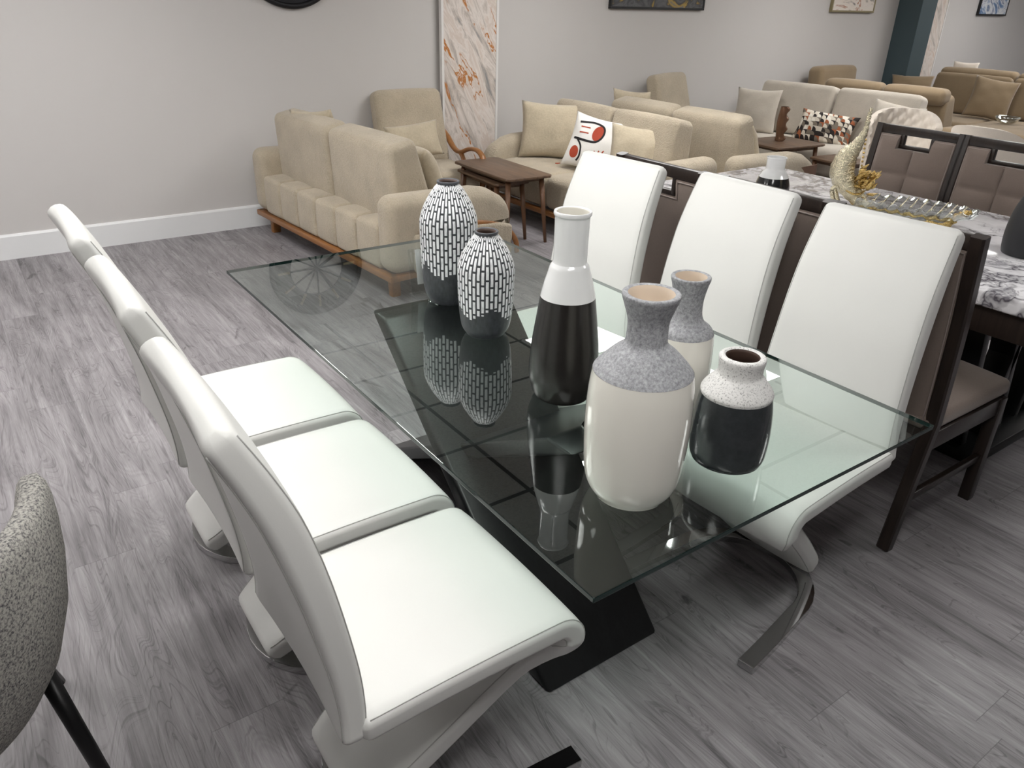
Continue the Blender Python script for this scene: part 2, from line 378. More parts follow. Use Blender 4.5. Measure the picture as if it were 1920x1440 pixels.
def softbox(hx, hy, hz, r, n=5, bulge=(0, 0, 0), f=None, c=(0, 0, 0)):
    def cs(h):
        k = [tan(radians(a)) for a in (45, 34, 23, 12, 0)]
        rim = [(h - r) + r * t for t in k]
        inner = [(-(h - r) + 2 * (h - r) * i / n) for i in range(1, n)]
        return sorted([-x for x in rim] + inner + rim)
    h = (hx, hy, hz); cc = [cs(a) for a in h]; idx = {}; V = []; F = []
    def vid(p):
        key = tuple(round(x, 6) for x in p)
        if key in idx: return idx[key]
        inn = [max(-(h[i] - r), min(h[i] - r, p[i])) for i in range(3)]
        d = Vector([p[i] - inn[i] for i in range(3)]); d = d.normalized() * r if d.length > 1e-9 else d
        q = Vector(inn) + d
        u = [max(-1, min(1, q[i] / h[i])) for i in range(3)]
        b = [bulge[i] * (1 - u[(i + 1) % 3] ** 2) * (1 - u[(i + 2) % 3] ** 2) * (1 if u[i] > 0 else -1) * abs(u[i]) for i in range(3)]
        q = Vector([q[i] + b[i] for i in range(3)])
        if f: q = Vector(f(q))
        idx[key] = len(V); V.append(q + Vector(c)); return idx[key]
    for ax in range(3):
        a, b2 = (ax + 1) % 3, (ax + 2) % 3
        for s in (-1, 1):
            for i in range(len(cc[a]) - 1):
                for j in range(len(cc[b2]) - 1):
                    q = []
                    for ii, jj in ((i, j), (i + 1, j), (i + 1, j + 1), (i, j + 1)):
                        p = [0, 0, 0]; p[ax] = s * h[ax]; p[a] = cc[a][ii]; p[b2] = cc[b2][jj]
                        # project the cube's rim point back on the rim square
                        q.append(vid([max(-h[k], min(h[k], p[k])) if k == ax else p[k] for k in range(3)]))
                    F.append(q if s > 0 else q[::-1])
    return V, F
def pillow(wd, ht, th, n=22, seed=0):
    """stands in the x-z plane, faces -y, base at z=0; uv 0..1"""
    V = []; F = []; UV = []
    def pt(i, j, side):
        u = -1 + 2 * i / n; v = -1 + 2 * j / n
        t = th / 2 * (max(0, (1 - u * u)) * max(0, (1 - v * v))) ** 0.42
        x = wd / 2 * u * (1 - 0.09 * (1 - v * v) * abs(u)); z = ht / 2 * v * (1 - 0.09 * (1 - u * u) * abs(v))
        nz = mnoise.noise(Vector((u * 2 + seed, v * 2, side * 3 + seed))) * th * 0.07 * (1 if t > 0 else 0)
        return (x, side * (t + (nz if t > 0.001 else 0)), z + ht / 2)
    ids = {}
    for side in (-1, 1):
        for i in range(n + 1):
            for j in range(n + 1):
                if side == 1 and (i in (0, n) or j in (0, n)): ids[(side, i, j)] = ids[(-1, i, j)]; continue
                ids[(side, i, j)] = len(V); V.append(pt(i, j, side)); UV.append((i / n, j / n))
        for i in range(n):
            for j in range(n):
                q = [ids[(side, i, j)], ids[(side, i + 1, j)], ids[(side, i + 1, j + 1)], ids[(side, i, j + 1)]]
                F.append(q if side < 0 else q[::-1])
    return V, F, UV
def lathe(prof, n=64):
    """prof [(r,z)] -> verts faces uvs (u angle, v arc length)"""
    V = []; F = []; UV = []; s = 0
    for k, (r, z) in enumerate(prof):
        if k: s += sqrt((r - prof[k - 1][0]) ** 2 + (z - prof[k - 1][1]) ** 2)
        for i in range(n + 1):
            a = 2 * pi * i / n; V.append((r * cos(a), r * sin(a), z)); UV.append((i / n, s))
    m = n + 1
    for k in range(len(prof) - 1):
        for i in range(n): F.append((k * m + i, k * m + i + 1, (k + 1) * m + i + 1, (k + 1) * m + i))
    return V, F, UV
def smoothprof(pts, k=6):
    """Catmull-Rom through (r,z) points"""
    out = []
    for i in range(len(pts) - 1):
        p0 = pts[max(0, i - 1)]; p1 = pts[i]; p2 = pts[i + 1]; p3 = pts[min(len(pts) - 1, i + 2)]
        for j in range(k):
            t = j / k
            out.append(tuple(0.5 * (2 * p1[a] + (p2[a] - p0[a]) * t + (2 * p0[a] - 5 * p1[a] + 4 * p2[a] - p3[a]) * t * t + (3 * p1[a] - p0[a] - 3 * p2[a] + p3[a]) * t ** 3) for a in range(len(p1))))
    out.append(tuple(pts[-1])); return out
def catmull(pts, k=8): return [Vector(p) for p in smoothprof([tuple(p) for p in pts], k)]
def tube(path, r, n=10, flat=None, up=Vector((0, 0, 1)), closed=False, square=False):
    """sweep a round, oval (flat=(rx,ry)) or square section; r may be a list"""
    P = [Vector(p) for p in path]; V = []; F = []; m = len(P)
    for i, p in enumerate(P):
        if closed: t = P[(i + 1) % m] - P[i - 1]
        else: t = P[min(i + 1, m - 1)] - P[max(i - 1, 0)]
        t.normalize(); sd = t.cross(up)
        if sd.length < 1e-4: sd = t.cross(Vector((1, 0, 0)))
        sd.normalize(); nn = sd.cross(t)
        rr = r[i] if isinstance(r, (list, tuple)) else r
        rx, ry = (rr * flat[0], rr * flat[1]) if flat else (rr, rr)
        for j in range(n):
            a = 2 * pi * (j + 0.5) / n; ca, sa = cos(a), sin(a)
            if square:
                e = 0.35; ca = abs(ca) ** e * (1 if ca > 0 else -1); sa = abs(sa) ** e * (1 if sa > 0 else -1)
            V.append(p + sd * (rx * ca) + nn * (ry * sa))
    for i in range(m if closed else m - 1):
        for j in range(n): F.append((i * n + j, i * n + (j + 1) % n, ((i + 1) % m) * n + (j + 1) % n, ((i + 1) % m) * n + j))
    if not closed: F.append(tuple(range(n))[::-1]); F.append(tuple((m - 1) * n + j for j in range(n)))
    return V, F
def leg_taper(x0, y0, z0, x1, y1, z1, r0, r1, n=12):
    return tube([(x0, y0, z0), (x1, y1, z1)], [r0, r1], n, up=Vector((0.3, 1, 0)))
def xf(data, loc=(0, 0, 0), rx=0, ry=0, rz=0):
    Mx = Matrix.Translation(loc) @ Matrix.Rotation(rz, 4, 'Z') @ Matrix.Rotation(ry, 4, 'Y') @ Matrix.Rotation(rx, 4, 'X')
    if isinstance(data, bmesh.types.BMesh): bmesh.ops.transform(data, matrix=Mx, verts=data.verts); return data
    return ([Mx @ Vector(v) for v in data[0]],) + tuple(data[1:])

# ================================================================ the room
XL, XR, YN, YB = -3.2, 15.5, -4.0, 5.97
struct('floor', box(XL, XR, YN, YB, -0.1, 0), FLOOR, smooth=False)
struct('ceiling', box(XL, XR, YN, YB, CEIL, CEIL + 0.1), CEILM, smooth=False)
struct('wall_back', box(XL, XR, YB, YB + 0.12, 0, CEIL), WALL, smooth=False)
struct('wall_left', box(XL - 0.12, XL, YN, YB, 0, CEIL), WALL, smooth=False)
struct('wall_right', box(XR, XR + 0.12, YN, YB, 0, CEIL), WALL, smooth=False)
struct('wall_front', box(XL, XR, YN - 0.12, YN, 0, CEIL), WALL, smooth=False)
struct('baseboard_back', prism([(YB, 0.0), (YB - 0.016, 0.0), (YB - 0.016, 0.150), (YB - 0.010, 0.162), (YB, 0.165)], 0, XL, XR), TRIM, smooth=False)
struct('baseboard_left', box(XL, XL + 0.016, YN, YB - 0.016, 0, 0.165, 0.003), TRIM, smooth=False)
# slate column standing out of the back wall
struct('trim_1', box(10.12, 10.46, 5.66, 5.97, 0, CEIL, 0.004), SLATEP, smooth=False)

# ceiling light panels, each a thing of frame and diffuser
def light_panel(i, j):
    x0 = GX0 + 1.22 * i; y0 = GY0 + 0.605 * j
    t = thing('ceiling_light', 'flat white rectangular light panel set in the tiled ceiling', 'ceiling light', (x0 + 0.61 + 0.014, y0 + 0.3025 + 0.014, CEIL), 0, 'ceiling light panels')
    t.empty_display_size = 0.2
    obj('diffuser', box(-0.57, 0.57, -0.265, 0.265, -0.010, -0.004), LIGHTM, t, smooth=False)
    obj('frame', boxes([(-0.59, 0.59, -0.285, -0.265, -0.014, 0), (-0.59, 0.59, 0.265, 0.285, -0.014, 0), (-0.59, -0.57, -0.265, 0.265, -0.014, 0), (0.57, 0.59, -0.265, 0.265, -0.014, 0)], 0.001), TRIM, t, smooth=False)
for i, j in ((1.1, 0.2), (1, 2), (-1.5, -2), (-2, 0), (-2, 2), (4, 0), (4, 2), (7, 0), (7, 2), (-2, -5), (1, -5), (4, -5), (7, -5), (-4, -1), (-4, 2), (9, -2)): light_panel(i, j)  # third panel is unseen, added to brighten the fronts of the right-row white chairs

# ================================================================ glass dining table
TX0, TX1, TY0, TY1, TZ = 0.694, 1.765, 0.710, 2.703, 0.76
tb = thing('dining_table', 'glass-topped dining table on a black wooden crossed base', 'table', ((TX0 + TX1) / 2, (TY0 + TY1) / 2, 0))
ox, oy = (TX0 + TX1) / 2, (TY0 + TY1) / 2
gt = box(TX0 - ox, TX1 - ox, TY0 - oy, TY1 - oy, TZ - 0.012, TZ, 0.0018, 2)
go = obj('glass_top', gt, GLASS, tb, smooth=False, mats=[GLASSEDGE])
for p in go.data.polygons:
    if abs(p.normal.z) < 0.9: p.material_index = 1
go['label'] = 'clear glass top with green edges'
def slab(name, y_bot, y_top, xb, xt, th):
    """leaning board: foot at y_bot, top at y_top, x ranges at foot and head"""
    dy = y_top - y_bot; zt = 0.736; L = sqrt(dy * dy + zt * zt); hy = th * L / zt
    s = 1 if dy > 0 else -1
    b = bmesh.new(); V = []
    for (x0, x1), y, z in ((xb, y_bot, 0.0), (xt, y_top, zt)):
        V.append([b.verts.new((x - ox, yy - oy, z)) for x, yy in ((x0, y), (x1, y), (x1, y + s * hy), (x0, y + s * hy))])
    lo, hi = V; b.faces.new(lo); b.faces.new(hi)
    for i in range(4): b.faces.new((lo[i], lo[(i + 1) % 4], hi[(i + 1) % 4], hi[i]))
    bmesh.ops.recalc_face_normals(b, faces=b.faces)
    bmesh.ops.bevel(b, geom=b.edges[:], offset=0.012, segments=3, profile=0.5, affect='EDGES')
    return obj(name, b, BLACKWOOD, tb, sharp=30)
slab('base_panel', 1.10, 2.06, (0.945, 1.350), (0.985, 1.47), 0.055)
slab('base_panel', 2.46, 1.20, (1.13, 1.55), (0.97, 1.45), 0.050)
for px, py in ((1.20, 2.095), (1.38, 2.095), (1.09, 1.17), (1.34, 1.17)):
    obj('glass_mount', xf(lathe([(0, 0.735), (0.028, 0.735), (0.030, 0.737), (0.030, 0.745), (0.028, 0.748), (0, 0.748)], 28), (px - ox, py - oy, 0)), CHROME, tb, sharp=30)

# ================================================================ white Z chairs
def ribbon(path, width, thick, ns=34, crown=0.0, back=1.0, nsgn=1):
    """path [(x,z)] in the x-z plane, width and thickness functions of 0..1, closed rounded section"""
    P = [Vector((p[0], 0, p[1])) for p in path]; m = len(P); V = []; F = []
    for i, p in enumerate(P):
        t = (P[min(i + 1, m - 1)] - P[max(i - 1, 0)]).normalized(); nn = Vector((-t.z, 0, t.x)); s = i / (m - 1)
        wv, tv = width(s) / 2, thick(s) / 2
        for j in range(ns):
            a = 2 * pi * j / ns; ca, sa = cos(a), sin(a)
            # flat faces with a round edge
            rr = tv * 0.62
            if abs(ca) > 0.645:
                q = (abs(ca) - 0.645) / 0.355; yy = (1 if ca > 0 else -1) * ((wv - rr) + rr * sin(q * pi / 2)); hh = ((tv - rr) + rr * cos(q * pi / 2)) * (1 if sa >= 0 else -1)
            else:
                hh = tv * (1 if sa > 0 else -1); yy = (wv - rr) * ca / 0.645
                cr = crown if (nsgn * sa) > 0 else crown * back
                hh += (1 if sa > 0 else -1) * cr * (1 - (ca / 0.645) ** 2)
            V.append(p + Vector((0, yy, 0)) + nn * hh)
    for i in range(m - 1):
        for j in range(ns): F.append((i * ns + j, i * ns + (j + 1) % ns, (i + 1) * ns + (j + 1) % ns, (i + 1) * ns + j))
    for i0 in (0, m - 1):   # rounded caps
        c = P[i0]; d = (P[i0] - P[1 if i0 == 0 else m - 2]).normalized(); base = [i0 * ns + j for j in range(ns)]; prev = base; tv = thick(i0 / (m - 1)) / 2
        for k in (1, 2, 3):
            a = k * pi / 8; cur = []
            for j in range(ns):
                v = V[base[j]]; off = v - c; nrm = Vector((-d.z, 0, d.x)); hcomp = off.dot(nrm)
                cur.append(len(V)); V.append(v - nrm * hcomp * (1 - cos(a)) - Vector((0, 1, 0)) * (off.y) * (1 - cos(a)) * tv / (width(i0 / (m - 1)) / 2) + d * tv * 0.8 * sin(a))
            for j in range(ns): F.append((prev[j], prev[(j + 1) % ns], cur[(j + 1) % ns], cur[j]))
            prev = cur
        F.append(tuple(prev))
    return V, F
def seamline(path, width, thick, side, face, r=0.0014):
    P = [Vector((p[0], 0, p[1])) for p in path]; m = len(P); out = []
    for i, p in enumerate(P):
        t = (P[min(i + 1, m - 1)] - P[max(i - 1, 0)]).normalized(); nn = Vector((-t.z, 0, t.x)); s = i / (m - 1)
        tv = thick(s) / 2; rr = tv * 0.62; out.append(p + Vector((0, side * (width(s) / 2 - rr * 0.5), 0)) + nn * face * (tv - rr * 0.134))
    return tube(out, r, 6, up=Vector((0, 1, 0)))
def make_white_chair(label, group, ushift=0.0, fs=0.0, fw=0.27):
    t = thing('dining_chair', label, 'chair', (0, 0, 0), 0, group)
    bp = smoothprof([(0.004, 0.448), (0.008, 0.50), (0.004, 0.58), (-0.010, 0.68), (-0.032, 0.80), (-0.062, 0.92), (-0.095, 1.01), (-0.130, 1.088)], 6)
    bw = lambda s: 0.480 - 0.070 * s
    bt = lambda s: 0.048 + 0.018 * min(1, s * 1.6) - 0.012 * max(0, s - 0.7) / 0.3
    bko = obj('backrest', ribbon(bp, bw, bt, crown=-0.010, back=-0.6, nsgn=1), LEATHER, t, sharp=60)
    # seat, front bend and slanting leg are one upholstered loop
    zc, R, xb = 0.452, 0.050, 0.470
    sp = [(0.035 + (xb - 0.035) * i / 10, zc + 0.004 * sin(pi * i / 10)) for i in range(11)]
    sp += [(xb + R * sin(a), zc - R + R * cos(a)) for a in [radians(x) for x in range(15, 166, 15)]]
    ex = [(xb - 0.045, zc - 2 * R - 0.012), (0.37 + fs * 0.1, 0.300), (0.27 + fs * 0.35, 0.225), (0.17 + fs * 0.65, 0.150), (0.10 + fs * 0.85, 0.098), (0.055 + fs, 0.066)]
    sp += ex
    sp2 = smoothprof(sp, 2)
    n = len(sp2)
    arc = [0]
    for i in range(1, n): arc.append(arc[-1] + sqrt((sp2[i][0] - sp2[i - 1][0]) ** 2 + (sp2[i][1] - sp2[i - 1][1]) ** 2))
    # widths by real arc position
    kb = next(i for i in range(n) if sp2[i][1] < zc - R) / (n - 1)
    sw = lambda s: 0.495 if s < kb else 0.495 - (0.495 - fw) * ((s - kb) / (1 - kb)) ** 1.2
    st = lambda s: 0.054 if s < kb else 0.054 + 0.006 * ((s - kb) / (1 - kb))
    sto = obj('seat', ribbon(sp2, sw, st, crown=0.004), LEATHER, t, sharp=60)
    for sd in (-1, 1):
        for fc in (-1, 1):
            obj('seam_piping', seamline(bp, bw, bt, sd, fc), SEAM, bko); obj('seam_piping', seamline(sp2, sw, st, sd, fc), SEAM, sto)
    # chrome horseshoe on the floor
    rc, bw2, hh = 0.215, 0.048, 0.026; cxu = 0.018 + 0.24 + ushift; pth = []
    pth.append((0.548 + ushift, 0.245)); pth.append((0.42 + ushift, 0.234))
    for k in range(0, 19): a = radians(90 + 10 * k); pth.append((cxu + rc * cos(a) * 1.0, rc * sin(a)))
    pth.append((0.42 + ushift, -0.234)); pth.append((0.548 + ushift, -0.245))
    b = bmesh.new(); rows = []
    for i, (x, y) in enumerate(pth):
        q0 = Vector(pth[max(0, i - 1)]); q1 = Vector(pth[min(len(pth) - 1, i + 1)]); tt = (q1 - q0).normalized(); nn = Vector((-tt.y, tt.x))
        rows.append([b.verts.new((x + nn.x * o, y + nn.y * o, z)) for o, z in ((-bw2 / 2, 0.002), (bw2 / 2, 0.002), (bw2 / 2, hh), (-bw2 / 2, hh))])
    for i in range(len(rows) - 1):
        for j in range(4): b.faces.new((rows[i][j], rows[i][(j + 1) % 4], rows[i + 1][(j + 1) % 4], rows[i + 1][j]))
    b.faces.new(rows[0]); b.faces.new(rows[-1]); bmesh.ops.recalc_face_normals(b, faces=b.faces)
    eds = [e for e in b.edges if len(e.link_faces) == 2 and e.calc_face_angle(0) > 0.8]
    bmesh.ops.bevel(b, geom=eds, offset=0.0014, segments=1, profile=0.5, affect='EDGES')
    ob = obj('chrome_base', b, CHROME, t, sharp=35); ob['label'] = 'polished chrome horseshoe floor bar'
    return t
gL = 'white chairs left of the glass table'
cA = make_white_chair('white leather cantilever dining chair nearest the camera, left of the glass table', gL)
cA.location = (0.336, 1.158, 0)
dup(cA, (0.336, 1.705, 0), 0, 'white leather cantilever dining chair in the middle of the left row', gL)
dup(cA, (0.330, 2.252, 0), 0, 'white leather cantilever dining chair farthest back in the left row, towards the bare wall', gL)
gR = 'white chairs right of the glass table'
cB = make_white_chair('white leather dining chair at the right end, nearest the brown chair with the empty seat', gR, 0.082, 0.10, 0.32)
cB.location = (2.060, 1.155, 0); cB.rotation_euler = (0, 0, pi + radians(4.0)); cB.scale = (1, 1, 1.002)
dup(cB, (2.048, 1.675, 0), pi, 'white leather dining chair in the middle of the right row, behind the grey-necked vases', gR)
dup(cB, (1.958, 2.190, 0), pi + radians(5), 'white leather dining chair farthest in the right row, behind the white-necked tall vase', gR)

# ================================================================ vases on the glass
def vase(name, label, loc, parts, inner, in_mat, rimz, n=72):
    """parts = [(part_name, profile, material)] stacked outer skins; inner profile"""
    t = thing(name, label, 'vase', loc)
    for pn, pf, mt in parts: obj(pn, lathe(pf, n), mt, t, sharp=70)
    obj('inside', lathe(inner, n), in_mat, t, sharp=70)
    return t
def brick_vase(label, loc, H, rb, rs, rr, zs, matl):
    pf = smoothprof([(0.0, 0.0), (rb * 0.85, 0.0), (rb, 0.006), (rs * 0.87, H * 0.10), (rs * 0.965, H * 0.30), (rs, zs * 0.86), (rs * 0.97, zs), (rs * 0.80, zs + (H - zs) * 0.38), (rs * 0.52, zs + (H - zs) * 0.76), (rr * 1.02, H - 0.010)], 8)
    rim = smoothprof([(rr * 1.02, H - 0.010), (rr * 1.10, H - 0.004), (rr * 1.04, H), (rr * 0.88, H - 0.002)], 5)
    inn = smoothprof([(rr * 0.88, H - 0.002), (rr * 0.85, H - 0.02), (rs * 0.7, zs), (rs * 0.7, 0.05), (0, 0.02)], 6)
    return vase('patterned_vase', label, loc, [('body', pf, matl), ('rim', rim, GREYRIM)], inn, DARKIN, H)
brick_vase('tall dark grey vase covered in white brick strokes, beside the clear sign holder', (1.219, 2.047, TZ), 0.385, 0.066, 0.091, 0.032, 0.275, brick_vase_mat('white_brick_strokes_tall', 44, 0.150, 0.045, 0.458, 0.044, 3.0))
brick_vase('shorter dark grey vase covered in white brick strokes, in front of its taller twin', (1.165, 1.751, TZ), 0.308, 0.058, 0.082, 0.031, 0.212, brick_vase_mat('white_brick_strokes_short', 40, 0.115, 0.040, 0.375, 0.042, 8.0))
# two-tone bottle vase
vase('bottle_vase', 'tall bottle vase, glossy white neck over a black-brown body', (1.110, 1.318, TZ), [
    ('body', smoothprof([(0, 0), (0.055, 0), (0.070, 0.005), (0.080, 0.030), (0.086, 0.065), (0.083, 0.13), (0.074, 0.20), (0.0655, 0.262)], 8), BROWNG),
    ('shoulder', smoothprof([(0.0655, 0.262), (0.058, 0.295), (0.0505, 0.320), (0.046, 0.336), (0.0405, 0.345)], 7), WHITE),
    ('neck', smoothprof([(0.0405, 0.345), (0.0395, 0.36), (0.0400, 0.44), (0.0405, 0.452), (0.0430, 0.456), (0.0435, 0.461), (0.0415, 0.465), (0.0375, 0.463)], 6), WHITE)],
    smoothprof([(0.0375, 0.463), (0.036, 0.45), (0.036, 0.36), (0.05, 0.28), (0.07, 0.1), (0, 0.03)], 6), CREAMG, 0.465)
def stone_neck(label, loc, H, rbody, rsh, zsh, rneck, zneck, rr, rb):
    return vase('stone_neck_vase', label, loc, [
        ('body', smoothprof([(0, 0), (rb * 0.85, 0), (rb, 0.004), (rbody * 0.93, 0.045), (rbody, H * 0.34), (rbody * 0.985, zsh * 0.82), (rsh, zsh)], 8), CREAMG),
        ('neck', smoothprof([(rsh * 0.995, zsh), (rsh * 0.90, zsh + 0.012), (rsh * 0.66, zsh + (zneck - zsh) * 0.62), (rneck * 1.08, zneck - 0.004), (rneck * 0.98, zneck + 0.012), (rneck * 0.99, zneck + (H - zneck) * 0.45), (rr * 0.90, H - 0.022), (rr, H - 0.006), (rr * 0.97, H), (rr * 0.80, H - 0.001)], 7), GREYSTONE)],
        smoothprof([(rr * 0.80, H - 0.001), (rr * 0.72, H - 0.02), (rneck * 0.8, zneck), (rsh * 0.8, zsh - 0.02), (rbody * 0.85, 0.08), (0, 0.03)], 6), CLAYIN, H)
stone_neck('large cream glazed vase with rough grey stone neck, at the front of the table', (0.962, 0.911, TZ), 0.425, 0.102, 0.095, 0.272, 0.039, 0.330, 0.053, 0.075)
stone_neck('slimmer cream vase with rough grey neck, half hidden behind the large one', (1.242, 1.066, TZ), 0.362, 0.070, 0.066, 0.232, 0.034, 0.272, 0.043, 0.052)
vase('small_vase', 'small dark slate vase with a wide speckled white neck', (1.228, 0.890, TZ), [
    ('body', smoothprof([(0, 0), (0.066, 0), (0.075, 0.004), (0.081, 0.022), (0.083, 0.07), (0.080, 0.12), (0.0745, 0.158)], 8), SLATEG),
    ('neck', smoothprof([(0.0745, 0.158), (0.075, 0.166), (0.068, 0.178), (0.055, 0.194), (0.0465, 0.205), (0.046, 0.222), (0.048, 0.236), (0.047, 0.243), (0.040, 0.246), (0.035, 0.243)], 7), WHITESTONE)],
    smoothprof([(0.035, 0.243), (0.033, 0.235), (0.038, 0.21), (0.065, 0.15), (0.07, 0.06), (0, 0.03)], 6), DARKIN, 0.246)
# clear acrylic sign holder behind the tall patterned vase
t = thing('sign_holder', 'clear acrylic upright sign holder behind the tall patterned vase', 'sign holder', (1.185, 2.135, TZ), radians(-4))
obj('panel', join(xf(box(-0.055, 0.055, -0.0015, 0.0015, 0, 0.150), (0, 0, 0.003), rx=radians(-8)), box(-0.055, 0.055, -0.045, 0.02, 0, 0.003)), ACRYL, t, smooth=False)
obj('card', xf(box(-0.030, 0.048, 0.0016, 0.0024, 0.03, 0.145), (0, 0, 0.003), rx=radians(-8)), PAPER, t, smooth=False)

# ================================================================ taupe dining chairs and marble table
def make_brown_chair(label, group):
    """front is +x, rear plane near x=0"""
    t = thing('dining_chair', label, 'chair', (0, 0, 0), 0, group)
    W = 0.225
    for s in (-1, 1):
        pts = [(-0.025, s * W, 0.0), (0.045, s * W, 0.42), (0.052, s * W, 0.50), (0.03, s * W, 0.80), (-0.012, s * W, 1.085)]
        obj('back_post', tube(catmull(pts, 5), 0.020, 8, flat=(1, 1.1), up=Vector((0, 1, 0)), square=True), ESPRESSO, t, sharp=40)
        obj('front_leg', box(0.50, 0.54, s * W - 0.02, s * W + 0.02, 0, 0.43, 0.003), ESPRESSO, t, sharp=40)
    obj('seat_rail', boxes([(0.06, 0.51, -W - 0.014, -W + 0.008, 0.365, 0.432), (0.06, 0.51, W - 0.008, W + 0.014, 0.365, 0.432), (0.505, 0.53, -W, W, 0.365, 0.432), (0.045, 0.07, -W, W, 0.365, 0.432)], 0.003), ESPRESSO, t, sharp=40)
    for s in (-1, 1): obj('stretcher', box(0.03, 0.51, s * W - 0.010, s * W + 0.010, 0.17, 0.20, 0.003), ESPRESSO, t, sharp=40)
    obj('top_rail', join(
        xf(box(-0.012, 0.018, -0.212, 0.212, 1.040, 1.084, 0.003), (-0.010, 0, 0)),
        xf(box(-0.012, 0.016, -0.092, -0.072, 0.978, 1.042, 0.003), (-0.006, 0, 0)), xf(box(-0.012, 0.016, 0.072, 0.092, 0.978, 1.042, 0.003), (-0.006, 0, 0)),
        xf(box(-0.012, 0.016, -0.092, 0.092, 0.972, 0.990, 0.003), (-0.003, 0, 0))), ESPRESSO, t, sharp=40)
    # upholstered back with a notch under the hand slot, following the rake
    ny, nz = 44, 52; y0, y1, z0, z1 = -0.206, 0.206, 0.455, 1.038
    def bx(z): return 0.052 - 0.062 * max(0, (z - 0.5) / 0.58) ** 1.5
    def inn(y, z): return not (abs(y) < 0.098 and z > 0.968)
    ids = {}; V = []; F = []
    for side in (0, 1):
        for i in range(ny + 1):
            for j in range(nz + 1):
                y = y0 + (y1 - y0) * i / ny; z = z0 + (z1 - z0) * j / nz
                tu = abs(sin(pi * (y - y0) / (y1 - y0) * 2)) ** 0.35; tz = abs(sin(pi * (z - z0) / 0.195)) ** 0.35
                e = min(1, min(y - y0, y1 - y, z - z0, z1 - z) / 0.02)
                x = bx(z) + (0.016 + 0.020 * tu * tz * e if side else -0.014 - 0.004 * e)
                ids[(side, i, j)] = len(V); V.append((x, y, z))
    cells = set()
    for i in range(ny):
        for j in range(nz):
            yc = y0 + (y1 - y0) * (i + 0.5) / ny; zcn = z0 + (z1 - z0) * (j + 0.5) / nz
            if inn(yc, zcn): cells.add((i, j))
    for i, j in cells:
        q = [(i, j), (i + 1, j), (i + 1, j + 1), (i, j + 1)]
        F.append([ids[(1, *a)] for a in q]); F.append([ids[(0, *a)] for a in q][::-1])
        for d, a, b in (((0, -1), 0, 1), ((1, 0), 1, 2), ((0, 1), 2, 3), ((-1, 0), 3, 0)):
            if (i + d[0], j + d[1]) not in cells: F.append([ids[(1, *q[b])], ids[(1, *q[a])], ids[(0, *q[a])], ids[(0, *q[b])]])
    b = bmesh.new(); vs = [b.verts.new(v) for v in V]
    for f in F: b.faces.new([vs[k] for k in f])
    bmesh.ops.delete(b, geom=[v for v in b.verts if not v.link_faces], context='VERTS'); bmesh.ops.recalc_face_normals(b, faces=b.faces)
    bk = obj('backrest', b, TAUPE, t, sharp=50)
    loop = [(-0.2, 0.47), (-0.2, 1.03), (-0.104, 1.03), (-0.104, 0.962), (0.104, 0.962), (0.104, 1.03), (0.2, 1.03), (0.2, 0.47)]
    def dens(lp):
        o = []
        for k in range(len(lp)):
            a, c = lp[k], lp[(k + 1) % len(lp)]; m = max(2, int(sqrt((a[0] - c[0]) ** 2 + (a[1] - c[1]) ** 2) / 0.02))
            o += [(a[0] + (c[0] - a[0]) * q / m, a[1] + (c[1] - a[1]) * q / m) for q in range(m)]
        return o
    for off in (-0.019, 0.018): obj('piping', tube([(bx(z) + off, y, z) for y, z in dens(loop)], 0.0028, 6, closed=True), TAUPEP, bk)
    obj('seat', softbox(0.262, 0.236, 0.03, 0.022, 8, (0, 0, 0.016), f=lambda q: (q.x + 0.02 * (q.x > 0.2) * (1 - (q.y / 0.236) ** 2), q.y, q.z), c=(0.295, 0, 0.462)), TAUPE, t)
    return t
gb = 'taupe chairs between the white chairs and the marble table'
b1 = make_brown_chair('taupe dark-framed dining chair with its seat showing, back to the nearest right-row white chair', gb)
b1.location = (2.305, 1.180, 0)
dup(b1, (2.300, 1.655, 0), 0, 'taupe dark-framed dining chair behind the middle white chair of the right row', gb)
dup(b1, (2.275, 2.17, 0), 0, 'taupe dark-framed dining chair behind the farthest white chair of the right row', gb)
gb2 = 'tufted taupe chairs on the far side of the marble table'
dup(b1, (4.20, 2.195, 0), pi, 'tufted taupe dining chair facing the camera behind the swan-shaped centrepiece', gb2)
dup(b1, (4.20, 1.725, 0), pi, 'tufted taupe dining chair at the right edge, beyond the marble table', gb2)

MX0, MX1, MY0, MY1 = 2.815, 4.03, 0.62, 2.97
mt = thing('marble_table', 'long dining table with a thick polished white and grey marble top', 'table', ((MX0 + MX1) / 2, (MY0 + MY1) / 2, 0))
mx, my = (MX0 + MX1) / 2, (MY0 + MY1) / 2; hx, hy = (MX1 - MX0) / 2, (MY1 - MY0) / 2
obj('marble_top', box(-hx, hx, -hy, hy, 0.722, 0.780, 0.010, 3), MARBLE, mt, sharp=30)
obj('apron', boxes([(-hx + 0.03, hx - 0.03, -hy + 0.03, -hy + 0.055, 0.62, 0.720), (-hx + 0.03, hx - 0.03, hy - 0.055, hy - 0.03, 0.62, 0.720), (-hx + 0.03, -hx + 0.055, -hy + 0.05, hy - 0.05, 0.62, 0.720), (hx - 0.055, hx - 0.03, -hy + 0.05, hy - 0.05, 0.62, 0.720)], 0.003), ESPRESSO, mt, sharp=40)
